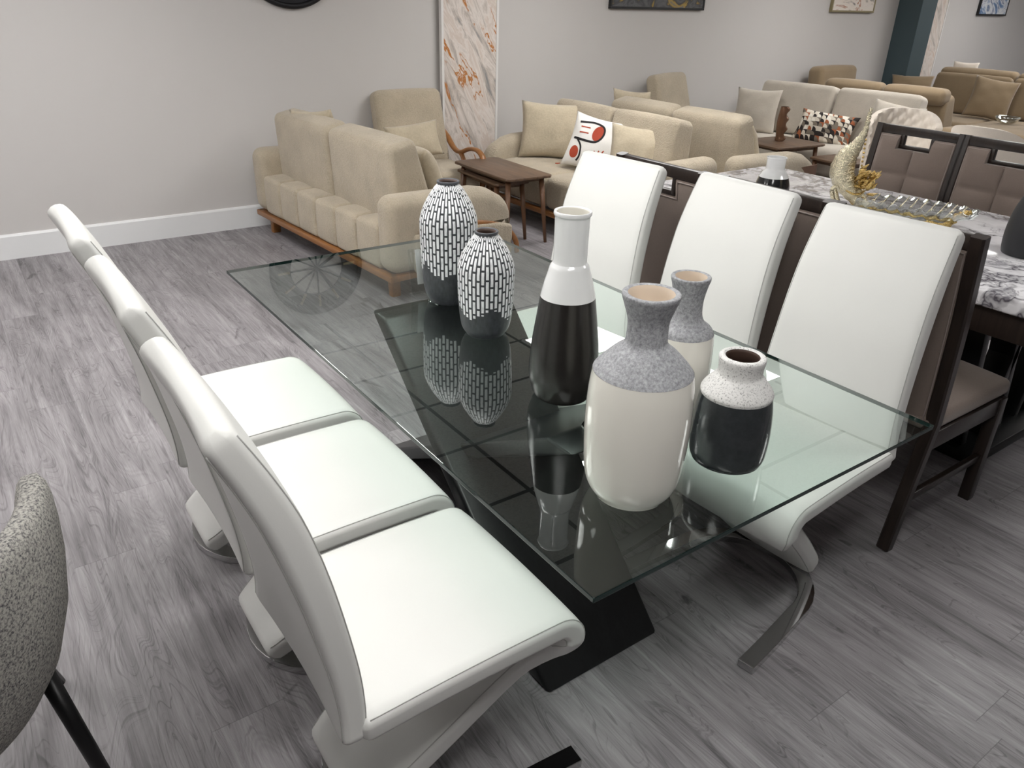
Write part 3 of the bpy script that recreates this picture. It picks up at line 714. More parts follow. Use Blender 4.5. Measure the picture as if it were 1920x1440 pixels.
for yy in (-0.62, 0.62):
    lst = [box(-0.36, 0.36, yy - 0.13, yy + 0.13, 0, 0.05, 0.004), box(-0.36, 0.36, yy - 0.10, yy + 0.10, 0.58, 0.62, 0.004)]
    for k in range(5):
        xx = -0.30 + 0.15 * k
        lst.append(xf(box(-0.022, 0.022, yy - 0.05, yy + 0.05, 0.0, 0.56, 0.003), (xx, 0, 0.04), ry=radians(12 if k % 2 else -12)))
    obj('pedestal', join(*lst), BLK, mt, sharp=40)
MT = 0.780
vase('bottle_vase', 'short black vase with glossy white neck, far end of the marble table', (3.364, 2.443, MT), [
    ('body', smoothprof([(0, 0), (0.07, 0), (0.082, 0.01), (0.084, 0.05), (0.073, 0.092)], 7), BLACKG),
    ('neck', smoothprof([(0.073, 0.092), (0.060, 0.115), (0.049, 0.128), (0.046, 0.14), (0.047, 0.178), (0.050, 0.185), (0.049, 0.189), (0.043, 0.188)], 7), WHITE)],
    smoothprof([(0.043, 0.188), (0.042, 0.14), (0.06, 0.1), (0.07, 0.04), (0, 0.02)], 5), WHITE, 0.19)
vase('dark_vase', 'matt black vase cut by the right edge of the picture', (3.42, 1.235, MT), [
    ('body', smoothprof([(0, 0), (0.080, 0), (0.095, 0.012), (0.100, 0.08), (0.092, 0.16), (0.070, 0.235), (0.052, 0.275), (0.045, 0.30), (0.048, 0.335), (0.040, 0.337)], 7), MATTBLK)],
    smoothprof([(0.040, 0.337), (0.038, 0.29), (0.07, 0.2), (0.07, 0.05), (0, 0.03)], 5), DARKIN, 0.33)

# swan / leaf centrepiece: gilded swan-like crest rising from a fluted crystal leaf bowl
A = Vector((3.39, 2.05, MT)); Bv = Vector((3.555, 1.60, MT)); dr = (Bv - A).normalized(); ang = math.atan2(dr.y, dr.x); Ln = (Bv - A).length
sw = thing('leaf_centrepiece', 'ornate gold and crystal swan-shaped leaf dish standing on the marble table', 'centrepiece', tuple(A), ang)
def leaf():
    nu, nv = 56, 20; V = []; F = []
    for i in range(nu + 1):
        s = i / nu; x = 0.03 + s * (Ln + 0.02)
        hw = 0.115 * (sin(pi * min(1, 0.10 + 0.86 * s)) ** 0.6) * (0.75 + 0.35 * s)
        for j in range(nv + 1):
            v = -1 + 2 * j / nv
            y = hw * v; flu = 0.006 * sin(s * 60 + abs(v) * 6.0) * abs(v)
            sk = 0.03 * abs(v)
            z = 0.022 + 0.062 * abs(v) ** 2.0 + flu + 0.035 * max(0, s - 0.8) / 0.2 * (1 - v * v)
            V.append((x + sk, y, z))
    nb = len(V)
    for v in list(V): V.append((v[0], v[1], v[2] - 0.006))
    m = nv + 1
    for i in range(nu):
        for j in range(nv):
            q = (i * m + j, (i + 1) * m + j, (i + 1) * m + j + 1, i * m + j + 1); F.append(q); F.append(tuple(nb + k for k in q)[::-1])
    for i in range(nu):
        for j in (0, nv): F.append((i * m + j, (i + 1) * m + j, nb + (i + 1) * m + j, nb + i * m + j))
    for j in range(nv):
        for i in (0, nu): F.append((i * m + j, i * m + j + 1, nb + i * m + j + 1, nb + i * m + j))
    return V, F
lf = obj('leaf_bowl', leaf(), CRYSTAL, sw); lf['label'] = 'clear fluted crystal leaf bowl'
ribs = []
for s_ in (-1, 1):
    for k in range(11):
        s = 0.08 + 0.085 * k; x = 0.03 + s * Ln; hw = 0.112 * (sin(pi * min(1, 0.10 + 0.86 * s)) ** 0.6) * (0.75 + 0.35 * s)
        ribs.append(tube(catmull([(x - 0.02, 0, 0.026), (x + 0.0, s_ * hw * 0.5, 0.042), (x + 0.028, s_ * hw * 0.98, 0.090)], 4), [0.0022] * 8 + [0.0030], 6))
obj('rib', join(*ribs), SILVER, lf)
obj('base_rim', join(tube(catmull([(0.0, 0, 0.012), (0.12, 0.045, 0.014), (0.28, 0.06, 0.014), (0.45, 0.05, 0.022), (Ln, 0.01, 0.055), (Ln + 0.05, 0, 0.080)], 8), [0.012 + 0.005 * sin(i * 1.9) for i in range(41)], 8),
                     tube(catmull([(0.0, 0, 0.012), (0.12, -0.045, 0.014), (0.28, -0.06, 0.014), (0.45, -0.05, 0.022), (Ln, -0.01, 0.055), (Ln + 0.05, 0, 0.080)], 8), [0.012 + 0.005 * sin(i * 1.6) for i in range(41)], 8)), GOLD, sw)
neck = catmull([(0.10, 0, 0.03), (0.02, 0, 0.10), (-0.035, 0, 0.17), (-0.030, 0, 0.245), (0.000, 0, 0.30), (0.024, 0, 0.37), (0.026, 0, 0.43), (0.030, 0, 0.468)], 7)
CR = smoothprof([(0.030, 0), (0.050, 0), (0.064, 0), (0.056, 0), (0.034, 0), (0.015, 0), (0.011, 0), (0.007, 0)], 7)
obj('crest', tube(neck, [max(0.005, CR[min(i, len(CR) - 1)][0] + 0.0025 * sin(i * 2.3)) for i in range(len(neck))], 16, flat=(0.85, 0.9), up=Vector((0, 1, 0))), SILVER, sw)
fl = []
random.seed(3)
for k in range(40):
    a = random.uniform(0, 2 * pi); rad = random.uniform(0.01, 0.06); cxk, czk = 0.055 + rad * cos(a) * 0.8, 0.145 + rad * sin(a) * 1.3
    yk = random.uniform(-0.04, 0.04); dirv = Vector((random.uniform(0.2, 1), random.uniform(-0.8, 0.8), random.uniform(-0.3, 1))).normalized() * random.uniform(0.025, 0.055)
    p0 = Vector((cxk, yk, czk)); fl.append(tube([p0, p0 + dirv * 0.5, p0 + dirv + Vector((0, 0, 0.008))], [0.008, 0.017, 0.003], 7, flat=(1, 0.45)))
obj('flower_cluster', join(*fl), GOLD, sw)
fe = []
for k in range(9):
    y = -0.032 + 0.008 * k
    fe.append(tube(catmull([(-0.055 + 0.001 * k, y, 0.235), (-0.062, y * 1.1, 0.185), (-0.030, y * 1.2, 0.130), (0.035, y * 1.3, 0.095), (0.075, y * 1.3, 0.10)], 5), [0.0035 + 0.003 * sin(pi * i / 20) for i in range(21)], 6))
obj('feather', join(*fe), GOLD, sw)
obj('scroll_foot', join(tube(catmull([(-0.02, 0.03, 0.125), (-0.055, 0.035, 0.105), (-0.05, 0.035, 0.07), (-0.03, 0.03, 0.03), (-0.02, 0.03, 0.004)], 6), 0.010, 10),
                        tube(catmull([(-0.02, -0.03, 0.125), (-0.055, -0.035, 0.105), (-0.05, -0.035, 0.07), (-0.03, -0.03, 0.03), (-0.02, -0.03, 0.004)], 6), 0.010, 10)), SILVER, sw)

# ================================================================ sofas
def sofa(name, label, cat, loc, rz, L, D, cloth, top=0.88, arms=(True, True), rail=OAK, blocks=6, side_panel=None, group=None, arm_h=0.62, tilt=12, headroll=False):
    """front is -y, back at +y; floor origin"""
    t = thing(name, label, cat, loc, rz, group)
    hl, hd = L / 2, D / 2
    obj('base_rail', boxes([(-hl + 0.02, hl - 0.02, hd - 0.06, hd - 0.01, 0.125, 0.165), (-hl + 0.02, hl - 0.02, -hd + 0.01, -hd + 0.06, 0.125, 0.165), (-hl + 0.02, -hl + 0.07, -hd + 0.02, hd - 0.02, 0.125, 0.165), (hl - 0.07, hl - 0.02, -hd + 0.02, hd - 0.02, 0.125, 0.165)], 0.008), rail, t, sharp=40)
    for sx in (-1, 1):
        for sy in (-1, 1):
            obj('leg', prism([(sx * (hl - 0.14) - 0.03, 0.126), (sx * (hl - 0.14) + 0.03, 0.126), (sx * (hl - 0.13) + 0.022, 0), (sx * (hl - 0.13) - 0.022, 0)], 1, sy * (hd - 0.10) - 0.03, sy * (hd - 0.10) + 0.03, 0.005), rail, t, sharp=40)
    aw = 0.19
    # tufted rail of square blocks along the back
    bl = []; x0, x1 = -hl + aw * 0.9, hl - aw * 0.9; bwid = (x1 - x0) / blocks
    for k in range(blocks):
        bl.append(softbox(bwid / 2 - 0.001, 0.15, 0.135, 0.030, 4, (0.0, 0.012, 0.012), c=(x0 + bwid * (k + 0.5), hd - 0.175, 0.302)))
    obj('tufted_back_rail', join(*bl), cloth, t)
    ns = 2
    for k in range(ns):
        wseat = (x1 - x0) / ns
        obj('seat_cushion', softbox(wseat / 2 - 0.002, (D - 0.42) / 2, 0.13, 0.055, 6, (0, 0.01, 0.018), c=(x0 + wseat * (k + 0.5), -hd + 0.03 + (D - 0.42) / 2, 0.30)), cloth, t)
        hh = (top - 0.40) / 2
        def shp(q, hh=hh):
            s = (q.z + hh) / (2 * hh)
            return (q.x * (1 - 0.03 * s), q.y * (1 - 0.38 * s) + (-0.02) * s, q.z)
        cu = softbox(wseat / 2 - 0.003, 0.145, hh, 0.050, 7, (0, 0.018, 0.01), f=shp)
        obj('back_cushion', xf(cu, (x0 + wseat * (k + 0.5), hd - 0.26, 0.40 + hh + 0.015), rx=radians(-tilt)), cloth, t)
        if headroll:
            obj('headrest', softbox(wseat / 2 - 0.01, 0.10, 0.075, 0.06, 5, (0, 0.01, 0.01), c=(x0 + wseat * (k + 0.5), hd - 0.15, top + 0.01)), cloth, t)
    for s, on in zip((-1, 1), arms):
        if not on: continue
        def shp(q):
            u = (q.y + hd - 0.01) / (D - 0.02); z = q.z
            fall = max(0, 0.30 - u) / 0.30
            if z > 0: z -= (0.13 * fall ** 2.2)
            z -= 0.03 * (1 - u) if z > 0 else 0
            return (q.x, q.y, z)
        arm = softbox(aw / 2, hd - 0.012, (arm_h - 0.165) / 2, 0.075, 8, (0.008, 0, 0.006), f=shp, c=(s * (hl - aw / 2), 0, 0.168 + (arm_h - 0.165) / 2))
        obj('arm', arm, cloth, t)
        xo = s * (hl + 0.004)
        if side_panel: obj('side_panel', box(min(xo - s * 0.012, xo), max(xo - s * 0.012, xo), -hd + 0.04, hd - 0.14, 0.17, 0.50, 0.004), side_panel, t, sharp=40)
        else:
            obj('arm_pad', softbox(0.022, (D - 0.20) / 2, 0.115, 0.020, 6, (0.006, 0, 0), f=lambda q: (q.x, q.y, q.z - (0.09 * max(0, (-q.y / ((D - 0.20) / 2)) - 0.45) ** 1.3 if q.z > 0 else 0)), c=(s * (hl + 0.010), -0.06, 0.285)), cloth, t)
            pth = catmull([(s * (hl + 0.012), hd - 0.20, 0.412), (s * (hl + 0.012), 0.0, 0.412), (s * (hl + 0.012), -hd + 0.28, 0.400), (s * (hl + 0.012), -hd + 0.10, 0.345), (s * (hl + 0.012), -hd + 0.005, 0.25), (s * (hl + 0.012), -hd - 0.012, 0.165)], 6)
            obj('arm_trim', tube(pth, 0.017, 10, flat=(1.1, 0.7), up=Vector((1, 0, 0))), rail, t)
    return t
sofa('sofa', 'beige boucle sofa seen from behind, on an oak rail near the bare wall', 'sofa', (2.31, 4.90, 0), radians(94.1), 1.98, 0.93, BEIGE, 0.87)
sofa('sofa', 'beige boucle loveseat holding the abstract red and white pillow', 'sofa', (4.17, 4.755, 0), radians(-90), 1.80, 1.00, BEIGE, 0.86)
sofa('sofa', 'beige sofa with walnut side panels, back to back with the loveseat', 'sofa', (5.24, 4.66, 0), radians(90), 1.82, 1.00, BEIGE, 0.86, side_panel=WALNUTZ, rail=WALNUT)
sofa('sofa', 'cream woven sofa with the geometric patterned pillow on it', 'sofa', (7.22, 4.78, 0), radians(-84), 2.05, 0.95, CREAM, 0.90, rail=WALNUT)
sofa('sofa', 'tan suede sofa backing onto the cream sofa, headrests showing', 'sofa', (8.33, 4.66, 0), radians(92), 1.66, 1.00, TANL, 0.87, rail=BLK, headroll=True, blocks=5)
sofa('sofa', 'large tan suede sofa at far right, facing the camera side', 'sofa', (10.62, 4.72, 0), radians(-86), 2.25, 1.35, TANL, 0.88, rail=BLK, headroll=True)

def armchair(label, loc, rz, cloth, wd=0.66, top=0.93, rail=OAKY):
    t = thing('armchair', label, 'armchair', loc, rz)
    hw = wd / 2
    obj('seat_cushion', softbox(hw, 0.30, 0.095, 0.045, 7, (0, 0.01, 0.015), c=(0, -0.03, 0.335)), cloth, t)
    hh = (top - 0.36) / 2
    def shp(q): s = (q.z + hh) / (2 * hh); return (q.x * (1 - 0.02 * s), q.y * (1 - 0.25 * s), q.z)
    obj('backrest', xf(softbox(hw - 0.01, 0.095, hh, 0.055, 8, (0, 0.015, 0.01), f=shp), (0, 0.315, 0.37 + hh), rx=radians(-15)), cloth, t)
    for s in (-1, 1):
        x = s * (hw + 0.012)
        loop = catmull([(x * 0.98, 0.40, 0.66), (x, 0.28, 0.60), (x, 0.16, 0.52), (x * 1.02, 0.06, 0.50), (x * 1.05, -0.08, 0.545), (x * 1.06, -0.21, 0.55), (x * 1.05, -0.30, 0.50), (x * 1.03, -0.315, 0.40), (x, -0.30, 0.22), (x, -0.29, 0.0)], 6)
        obj('arm_frame', tube(loop, 0.021, 12, flat=(0.8, 1.25), up=Vector((1, 0, 0))), rail, t)
        obj('arm_brace', tube(catmull([(x * 1.01, 0.04, 0.50), (x * 1.01, -0.02, 0.42), (x, -0.05, 0.30), (x, 0.05, 0.22)], 5), 0.017, 10, flat=(0.8, 1.2), up=Vector((1, 0, 0))), rail, t)
        obj('rear_leg', tube([(x, 0.02, 0.22), (x, 0.26, 0.24), (x, 0.32, 0.12), (x, 0.36, 0.0)], 0.018, 10, up=Vector((1, 0, 0))), rail, t)
    obj('seat_frame', boxes([(-hw - 0.02, hw + 0.02, -0.33, -0.29, 0.20, 0.245), (-hw - 0.02, hw + 0.02, 0.22, 0.26, 0.20, 0.245)], 0.005), rail, t, sharp=40)
    return t
armchair('beige boucle armchair with curved honey oak arms, against the wall by the marble panel', (3.09, 5.50, 0), radians(-3), BEIGE, 0.62, 0.955)
armchair('pale beige armchair against the wall between the second and third sofas', (6.12, 5.46, 0), radians(14), BEIGE, 0.62, 1.0, WALNUTZ)
ta = thing('headrest_chair', 'tan chair in the corner by the slate column, only its thick back showing', 'chair', (8.72, 5.76, 0))
obj('backrest', xf(softbox(0.36, 0.10, 0.19, 0.06, 6, (0, 0.015, 0.012)), (0, 0.0, 0.83), rx=radians(-5)), TANL, ta)
obj('seat', softbox(0.36, 0.15, 0.22, 0.06, 5, (0, 0.01, 0.015), c=(0, -0.05, 0.41)), TANL, ta)
obj('plinth', box(-0.32, 0.32, -0.18, 0.12, 0, 0.19, 0.01), BLK, ta, sharp=40)

# pillows (each a thing of its own)
def put_pillow(name, label, wd, ht, th, loc, rz, lean, mat, seed=0, roll=0, group=None):
    o = obj(name, pillow(wd, ht, th, seed=seed), mat)
    o.location = loc; o.rotation_mode = 'XYZ'
    o.matrix_world = Matrix.Translation(loc) @ Matrix.Rotation(rz, 4, 'Z') @ Matrix.Rotation(-lean, 4, 'X') @ Matrix.Rotation(roll, 4, 'Y')
    return tag(o, label, 'pillow', group)
def face(deg): return radians(deg)
# rz: face(-y) turned; sofa 1 faces +x -> rz=90, sofa 2 faces -x -> rz=-90
put_pillow('throw_pillow', 'beige square pillow at the far end of the sofa seen from behind', 0.42, 0.40, 0.14, (2.19, 5.32, 0.545), radians(112), radians(16), BEIGE2, 1, radians(6))
put_pillow('throw_pillow', 'beige square pillow leaning by the near arm of the sofa seen from behind', 0.46, 0.42, 0.16, (2.50, 4.36, 0.43), radians(84), radians(22), BEIGE2, 2)
put_pillow('lumbar_pillow', 'small rectangular beige pillow on the oak-armed armchair', 0.46, 0.27, 0.14, (2.98, 5.45, 0.50), radians(-4), radians(18), BEIGE2, 3, radians(-5))
put_pillow('throw_pillow', 'beige square pillow at the left end of the loveseat', 0.54, 0.46, 0.17, (4.12, 5.24, 0.43), radians(-38), radians(14), BEIGE2, 4, radians(2))
put_pillow('throw_pillow', 'beige square pillow at the right end of the loveseat, beside the abstract one', 0.42, 0.40, 0.15, (4.14, 4.25, 0.44), radians(-36), radians(22), BEIGE2, 5, radians(6))
put_pillow('throw_pillow', 'beige square pillow at the near end of the walnut-sided sofa', 0.44, 0.42, 0.17, (5.25, 4.10, 0.43), radians(76), radians(22), BEIGE2, 6)
put_pillow('throw_pillow', 'beige pillow tip showing above the far end of the walnut-sided sofa', 0.42, 0.42, 0.15, (5.22, 5.40, 0.52), radians(100), radians(12), BEIGE2, 7)
put_pillow('throw_pillow', 'cream square pillow at the far end of the cream sofa', 0.46, 0.45, 0.16, (6.92, 5.40, 0.43), radians(-66), radians(14), CREAM, 8)
put_pillow('throw_pillow', 'cream pillow leaning at the near end of the cream sofa', 0.46, 0.42, 0.16, (7.25, 4.10, 0.46), radians(-62), radians(22), CREAM, 9, radians(8))
put_pillow('patterned_pillow', 'rectangular pillow in a brown, black and cream geometric print', 0.58, 0.32, 0.15, (7.03, 4.66, 0.43), radians(-74), radians(30), MOSAIC, 10, radians(4))
put_pillow('throw_pillow', 'large tan square pillow on the far right tan sofa', 0.50, 0.50, 0.17, (10.55, 4.78, 0.44), radians(-60), radians(22), TANL, 11, radians(8))
put_pillow('throw_pillow', 'tan oblong pillow at the far end of the far right sofa, near the slate column', 0.50, 0.30, 0.17, (10.15, 5.56, 0.60), radians(-50), radians(14), TANL, 12)
put_pillow('throw_pillow', 'pale pink pillow tip above the far right tan sofa', 0.34, 0.34, 0.14, (11.33, 5.55, 0.69), radians(-90), radians(5), QUILT, 13)
# abstract pillow with applique
pm = thing('abstract_pillow', 'white pillow with black line and rust red shapes on the loveseat', 'pillow', (4.08, 4.72, 0.43))
pm.rotation_euler = (0, 0, 0)
Mx = Matrix.Translation((4.06, 4.70, 0.435)) @ Matrix.Rotation(radians(-55), 4, 'Z') @ Matrix.Rotation(radians(-24), 4, 'X') @ Matrix.Rotation(radians(10), 4, 'Y')
pm.matrix_world = Mx
PW_, PH_, PT_ = 0.44, 0.43, 0.15
obj('cover', pillow(PW_, PH_, PT_, 30, 0.0), PWHITE, pm)
def psurf(u, v, off=0.0012):
    t = PT_ / 2 * (max(0, (1 - u * u)) * max(0, (1 - v * v))) ** 0.42
    nz = mnoise.noise(Vector((u * 2, v * 2, -3))) * PT_ * 0.07
    return Vector((PW_ / 2 * u * (1 - 0.09 * (1 - v * v) * abs(u)), -(t + nz + off), PH_ / 2 * v * (1 - 0.09 * (1 - u * u) * abs(v)) + PH_ / 2))
def pstrip(pts, wdt, k=8):
    P = smoothprof(pts, k) if k else pts; V = []; F = []
    for i, p in enumerate(P):
        a = Vector(P[max(0, i - 1)]); b = Vector(P[min(len(P) - 1, i + 1)]); d = (b - a).normalized(); nn = Vector((-d.y, d.x))
        for o in (-1, 0, 1):
            V.append(psurf(p[0] + nn.x * wdt * o, p[1] + nn.y * wdt * o, 0.0035 if o == 0 else 0.0015))
    for i in range(len(P) - 1):
        for j in range(2): F.append((i * 3 + j, i * 3 + j + 1, (i + 1) * 3 + j + 1, (i + 1) * 3 + j))
    return V, F
def pdisc(cu, cv, ru, rv, rot=0, n=20):
    V = [psurf(cu, cv, 0.003)]; F = []
    rings = 5
    for q in range(1, rings + 1):
        for k in range(n):
            a = 2 * pi * k / n; x, y = ru * cos(a) * q / rings, rv * sin(a) * q / rings
            V.append(psurf(cu + x * cos(rot) - y * sin(rot), cv + x * sin(rot) + y * cos(rot), 0.002))
    for k in range(n): F.append((0, 1 + k, 1 + (k + 1) % n))
    for q in range(rings - 1):
        for k in range(n): F.append((1 + q * n + k, 1 + q * n + (k + 1) % n, 1 + (q + 1) * n + (k + 1) % n, 1 + (q + 1) * n + k))
    return V, F
obj('black_line', join(pstrip([(-0.72, 0.62), (-0.2, 0.72), (0.22, 0.62), (0.30, 0.30), (0.12, 0.02), (-0.30, -0.02), (-0.80, 0.02)], 0.042), pstrip([(-0.62, -0.02), (-0.40, -0.25), (-0.34, -0.60), (-0.42, -0.82)], 0.034)), INK, pm)
obj('red_shape', pdisc(0.10, 0.34, 0.20, 0.30, -0.2), RUST, pm); obj('red_shape', pdisc(-0.60, -0.50, 0.18, 0.24, 0.2), RUST, pm)
for y in (0.24, 0.46): obj('red_bar', pstrip([(-0.62, y), (-0.25, y + 0.02)], 0.024, 6), RUST, pm)
for k in range(3): obj('red_bar', pstrip([(0.02 + k * 0.14, -0.72), (0.18 + k * 0.16, -0.30 + 0.05 * k)], 0.024, 8), RUST, pm)
obj('tassel', join(*[tube([(-PW_ / 2, 0, 0.004), (-PW_ / 2 - 0.02 - 0.004 * k, -0.006 * k, -0.004 - 0.002 * k)], 0.004, 5) for k in range(4)]), RUST, pm)

# ================================================================ side tables
def nest_table(label, loc, rz, lx, ly, h, group=None):
    t = thing('side_table', label, 'table', loc, rz, group)
    a, b = lx / 2, ly / 2
    poly = catmull([(-a * 0.86, -b, 0), (a * 0.86, -b, 0), (a, -b * 0.93, 0), (a * 1.0, 0, 0), (a, b * 0.93, 0), (a * 0.86, b, 0), (-a * 0.86, b, 0), (-a, b * 0.93, 0), (-a * 1.0, 0, 0), (-a, -b * 0.93, 0)], 1)
    obj('tabletop', prism([(p.x, p.y) for p in poly[:10]], 2, h - 0.020, h, 0.006, 2), WALNUT, t, sharp=40)
    obj('apron', boxes([(-a * 0.72, a * 0.72, b * 0.76, b * 0.82, h - 0.05, h - 0.02), (-a * 0.72, a * 0.72, -b * 0.82, -b * 0.76, h - 0.05, h - 0.02), (-a * 0.75, -a * 0.66, -b * 0.82, b * 0.82, h - 0.05, h - 0.02), (a * 0.66, a * 0.75, -b * 0.82, b * 0.82, h - 0.05, h - 0.02)], 0.003), WALNUT, t, sharp=40)
    for sx in (-1, 1):
        for sy in (-1, 1):
            obj('leg', leg_taper(sx * a * 0.72, sy * b * 0.80, h - 0.022, sx * a * 0.86, sy * b * 0.92, 0, 0.021, 0.012), WALNUTZ, t)
    return t
nest_table('walnut side table between sofa and armchair, tallest of its nest', (3.345, 4.83, 0), radians(-2), 0.40, 0.78, 0.505)
nest_table('lower walnut table tucked under the tall one in front of the loveseat', (3.31, 4.90, 0), radians(-4), 0.30, 0.62, 0.445)
nest_table('walnut side table carrying the twisted bronze vase', (6.30, 4.56, 0), radians(-6), 0.62, 0.52, 0.515)
nest_table('lower walnut table half pulled out beside the bronze vase table', (6.52, 4.06, 0), radians(-6), 0.36, 0.42, 0.42)
# twisted bronze vase
tv = []; n1, n2 = 40, 34; Vv = []; Ff = []
for i in range(n1 + 1):
    s = i / n1; z = 0.30 * s; r0 = 0.034 + 0.010 * sin(pi * s) + (0.004 if s < 0.1 else 0); 
    for j in range(n2):
        a = 2 * pi * j / n2; dent = 0.014 * max(0, cos(a - 0.6)) * sin(s * 22)
        r = r0 + dent + 0.002 * sin(3 * a + s * 8); Vv.append((r * cos(a) * 1.05, r * sin(a), z))
for i in range(n1):
    for j in range(n2): Ff.append((i * n2 + j, i * n2 + (j + 1) % n2, (i + 1) * n2 + (j + 1) % n2, (i + 1) * n2 + j))
Ff.append(tuple(range(n2)))
o = obj('twisted_vase', (Vv, Ff), BRONZE); o.location = (6.33, 4.61, 0.515); o.rotation_euler = (0, 0, -0.9); tag(o, 'tall crumpled bronze vase on the walnut side table', 'vase')

# ================================================================ far right pieces
# two-pad footstool, white table with crystal bowl
t = thing('ottoman', 'tan footstool made of two soft stacked pads, behind the taupe chairs', 'ottoman', (9.42, 3.90, 0))
obj('pad', softbox(0.50, 0.42, 0.085, 0.07, 6, (0, 0, 0.015), c=(0, 0, 0.43)), TANL, t)
obj('pad', softbox(0.46, 0.40, 0.08, 0.065, 6, (0, 0, 0.01), c=(0.04, 0, 0.26)), TANL, t)
obj('plinth', box(-0.38, 0.42, -0.32, 0.32, 0, 0.19, 0.01), BLK, t, sharp=40)
t = thing('coffee_table', 'low white coffee table at the right edge in front of the tan sofa', 'table', (10.35, 3.30, 0), 0)
obj('tabletop', box(-0.35, 0.35, -0.45, 0.20, 0.38, 0.42, 0.01), MARBLE, t, sharp=40)
obj('pedestal', box(-0.22, 0.22, -0.30, 0.06, 0, 0.38, 0.01), TRIM, t, sharp=40)
t = thing('crystal_bowl', 'small clear crystal bowl beyond the tan footstool', 'bowl', (9.62, 4.10, 0.530))
obj('bowl', lathe([(0, 0), (0.05, 0), (0.09, 0.02), (0.12, 0.055), (0.13, 0.075), (0.124, 0.075), (0.11, 0.055), (0.08, 0.025), (0, 0.012)], 24), CRYSTAL, t)

def quilted_chair(label, loc, rz):
    t = thing('quilted_chair', label, 'chair', loc, rz, None)
    nu, nz = 60, 30; V = []; F = []
    for side in (0, 1):
        for i in range(nu + 1):
            a = radians(-78 + 156 * i / nu)
            for j in range(nz + 1):
                s = j / nz; z = 0.46 + (0.57 - 0.10 * abs(a / radians(78)) ** 3) * s
                r = 0.185 + 0.03 * s + (0.028 if side else 0)
                if not side:
                    q1 = (i * 0.22 + j * 0.45); q2 = (i * 0.22 - j * 0.45)
                    r -= 0.020 * min(abs(sin(q1 * pi / 2)), abs(sin(q2 * pi / 2))) ** 0.6
                V.append((r * cos(a), r * sin(a), z))
    m = nz + 1; nb = (nu + 1) * m
    for i in range(nu):
        for j in range(nz):
            q = (i * m + j, (i + 1) * m + j, (i + 1) * m + j + 1, i * m + j + 1); F.append(q[::-1]); F.append(tuple(nb + k for k in q))
        for j in (0, nz): F.append((i * m + j, (i + 1) * m + j, nb + (i + 1) * m + j, nb + i * m + j))
    for i in (0, nu):
        for j in range(nz): F.append((i * m + j, i * m + j + 1, nb + i * m + j + 1, nb + i * m + j))
    bk = obj('backrest', (V, F), QUILT, t, sharp=60)
    st = []
    for sgn in (-1, 1):
        for k in range(16):
            a = sgn * radians(78.5); s = k / 15; z = 0.47 + 0.44 * s; r = 0.199 + 0.03 * s
            st.append(softbox(0.008, 0.008, 0.008, 0.0079, 1, c=(r * cos(a), r * sin(a), z)))
    obj('nailhead', join(*st), GOLD, bk)
    obj('seat', softbox(0.19, 0.18, 0.05, 0.045, 6, (0, 0, 0.012), c=(-0.02, 0, 0.43)), QUILT, t)
    for sx in (-1, 1):
        for sy in (-1, 1): obj('leg', leg_taper(sx * 0.15, sy * 0.14, 0.39, sx * 0.17, sy * 0.20, 0, 0.018, 0.012), BLK, t)
    return t
quilted_chair('ivory velvet chair with diamond quilted curved back and gold studs', (5.30, 2.89, 0), radians(30))
quilted_chair('ivory chair of which only the pale top edge shows behind the right-hand taupe chair', (5.25, 2.28, 0), radians(180))

# ================================================================ wall pieces
def framed(name, label, x0, x1, z0, z1, art, fr, cat='painting', dpt=0.035, fw=0.02, y=YB, lean=0.0):
    t = thing(name, label, cat, ((x0 + x1) / 2, y - 0.002, z0)); W2 = (x1 - x0) / 2; H = z1 - z0
    obj('canvas', box(-W2 + fw, W2 - fw, -dpt + 0.006, -0.004, fw, H - fw), art, t, smooth=False)
    obj('frame', boxes([(-W2, W2, -dpt, 0, 0, fw), (-W2, W2, -dpt, 0, H - fw, H), (-W2, -W2 + fw, -dpt, 0, fw, H - fw), (W2 - fw, W2, -dpt, 0, fw, H - fw)], 0.002), fr, t, smooth=False)
    if lean: t.rotation_euler = (lean, 0, 0)
    return t
p1 = framed('marble_art_panel', 'tall white-framed marble pour panel with orange veins, behind the armchair', 3.47, 4.03, 0.02, 2.15, ART1, FRAMEW, 'art panel', 0.04, 0.022, YB - 0.06)
p1.location.y = YB - 0.03
p2 = framed('marble_art_panel', 'tall pinkish marble panel right of the slate column', 10.62, 11.25, 0.02, 2.15, ART2, FRAMEW, 'art panel', 0.04, 0.02)
framed('painting', 'dark grey and gold abstract painting cut off by the top edge', 5.30, 6.56, 1.575, 2.2, PA1, FRAMEB)
framed('painting', 'warm brown and white abstract painting in a champagne frame', 8.70, 9.56, 1.585, 2.25, PA2, FRAMEG)
framed('painting', 'blue and white abstract painting at the top right corner', 12.10, 12.90, 1.58, 2.2, PA3, FRAMEB)
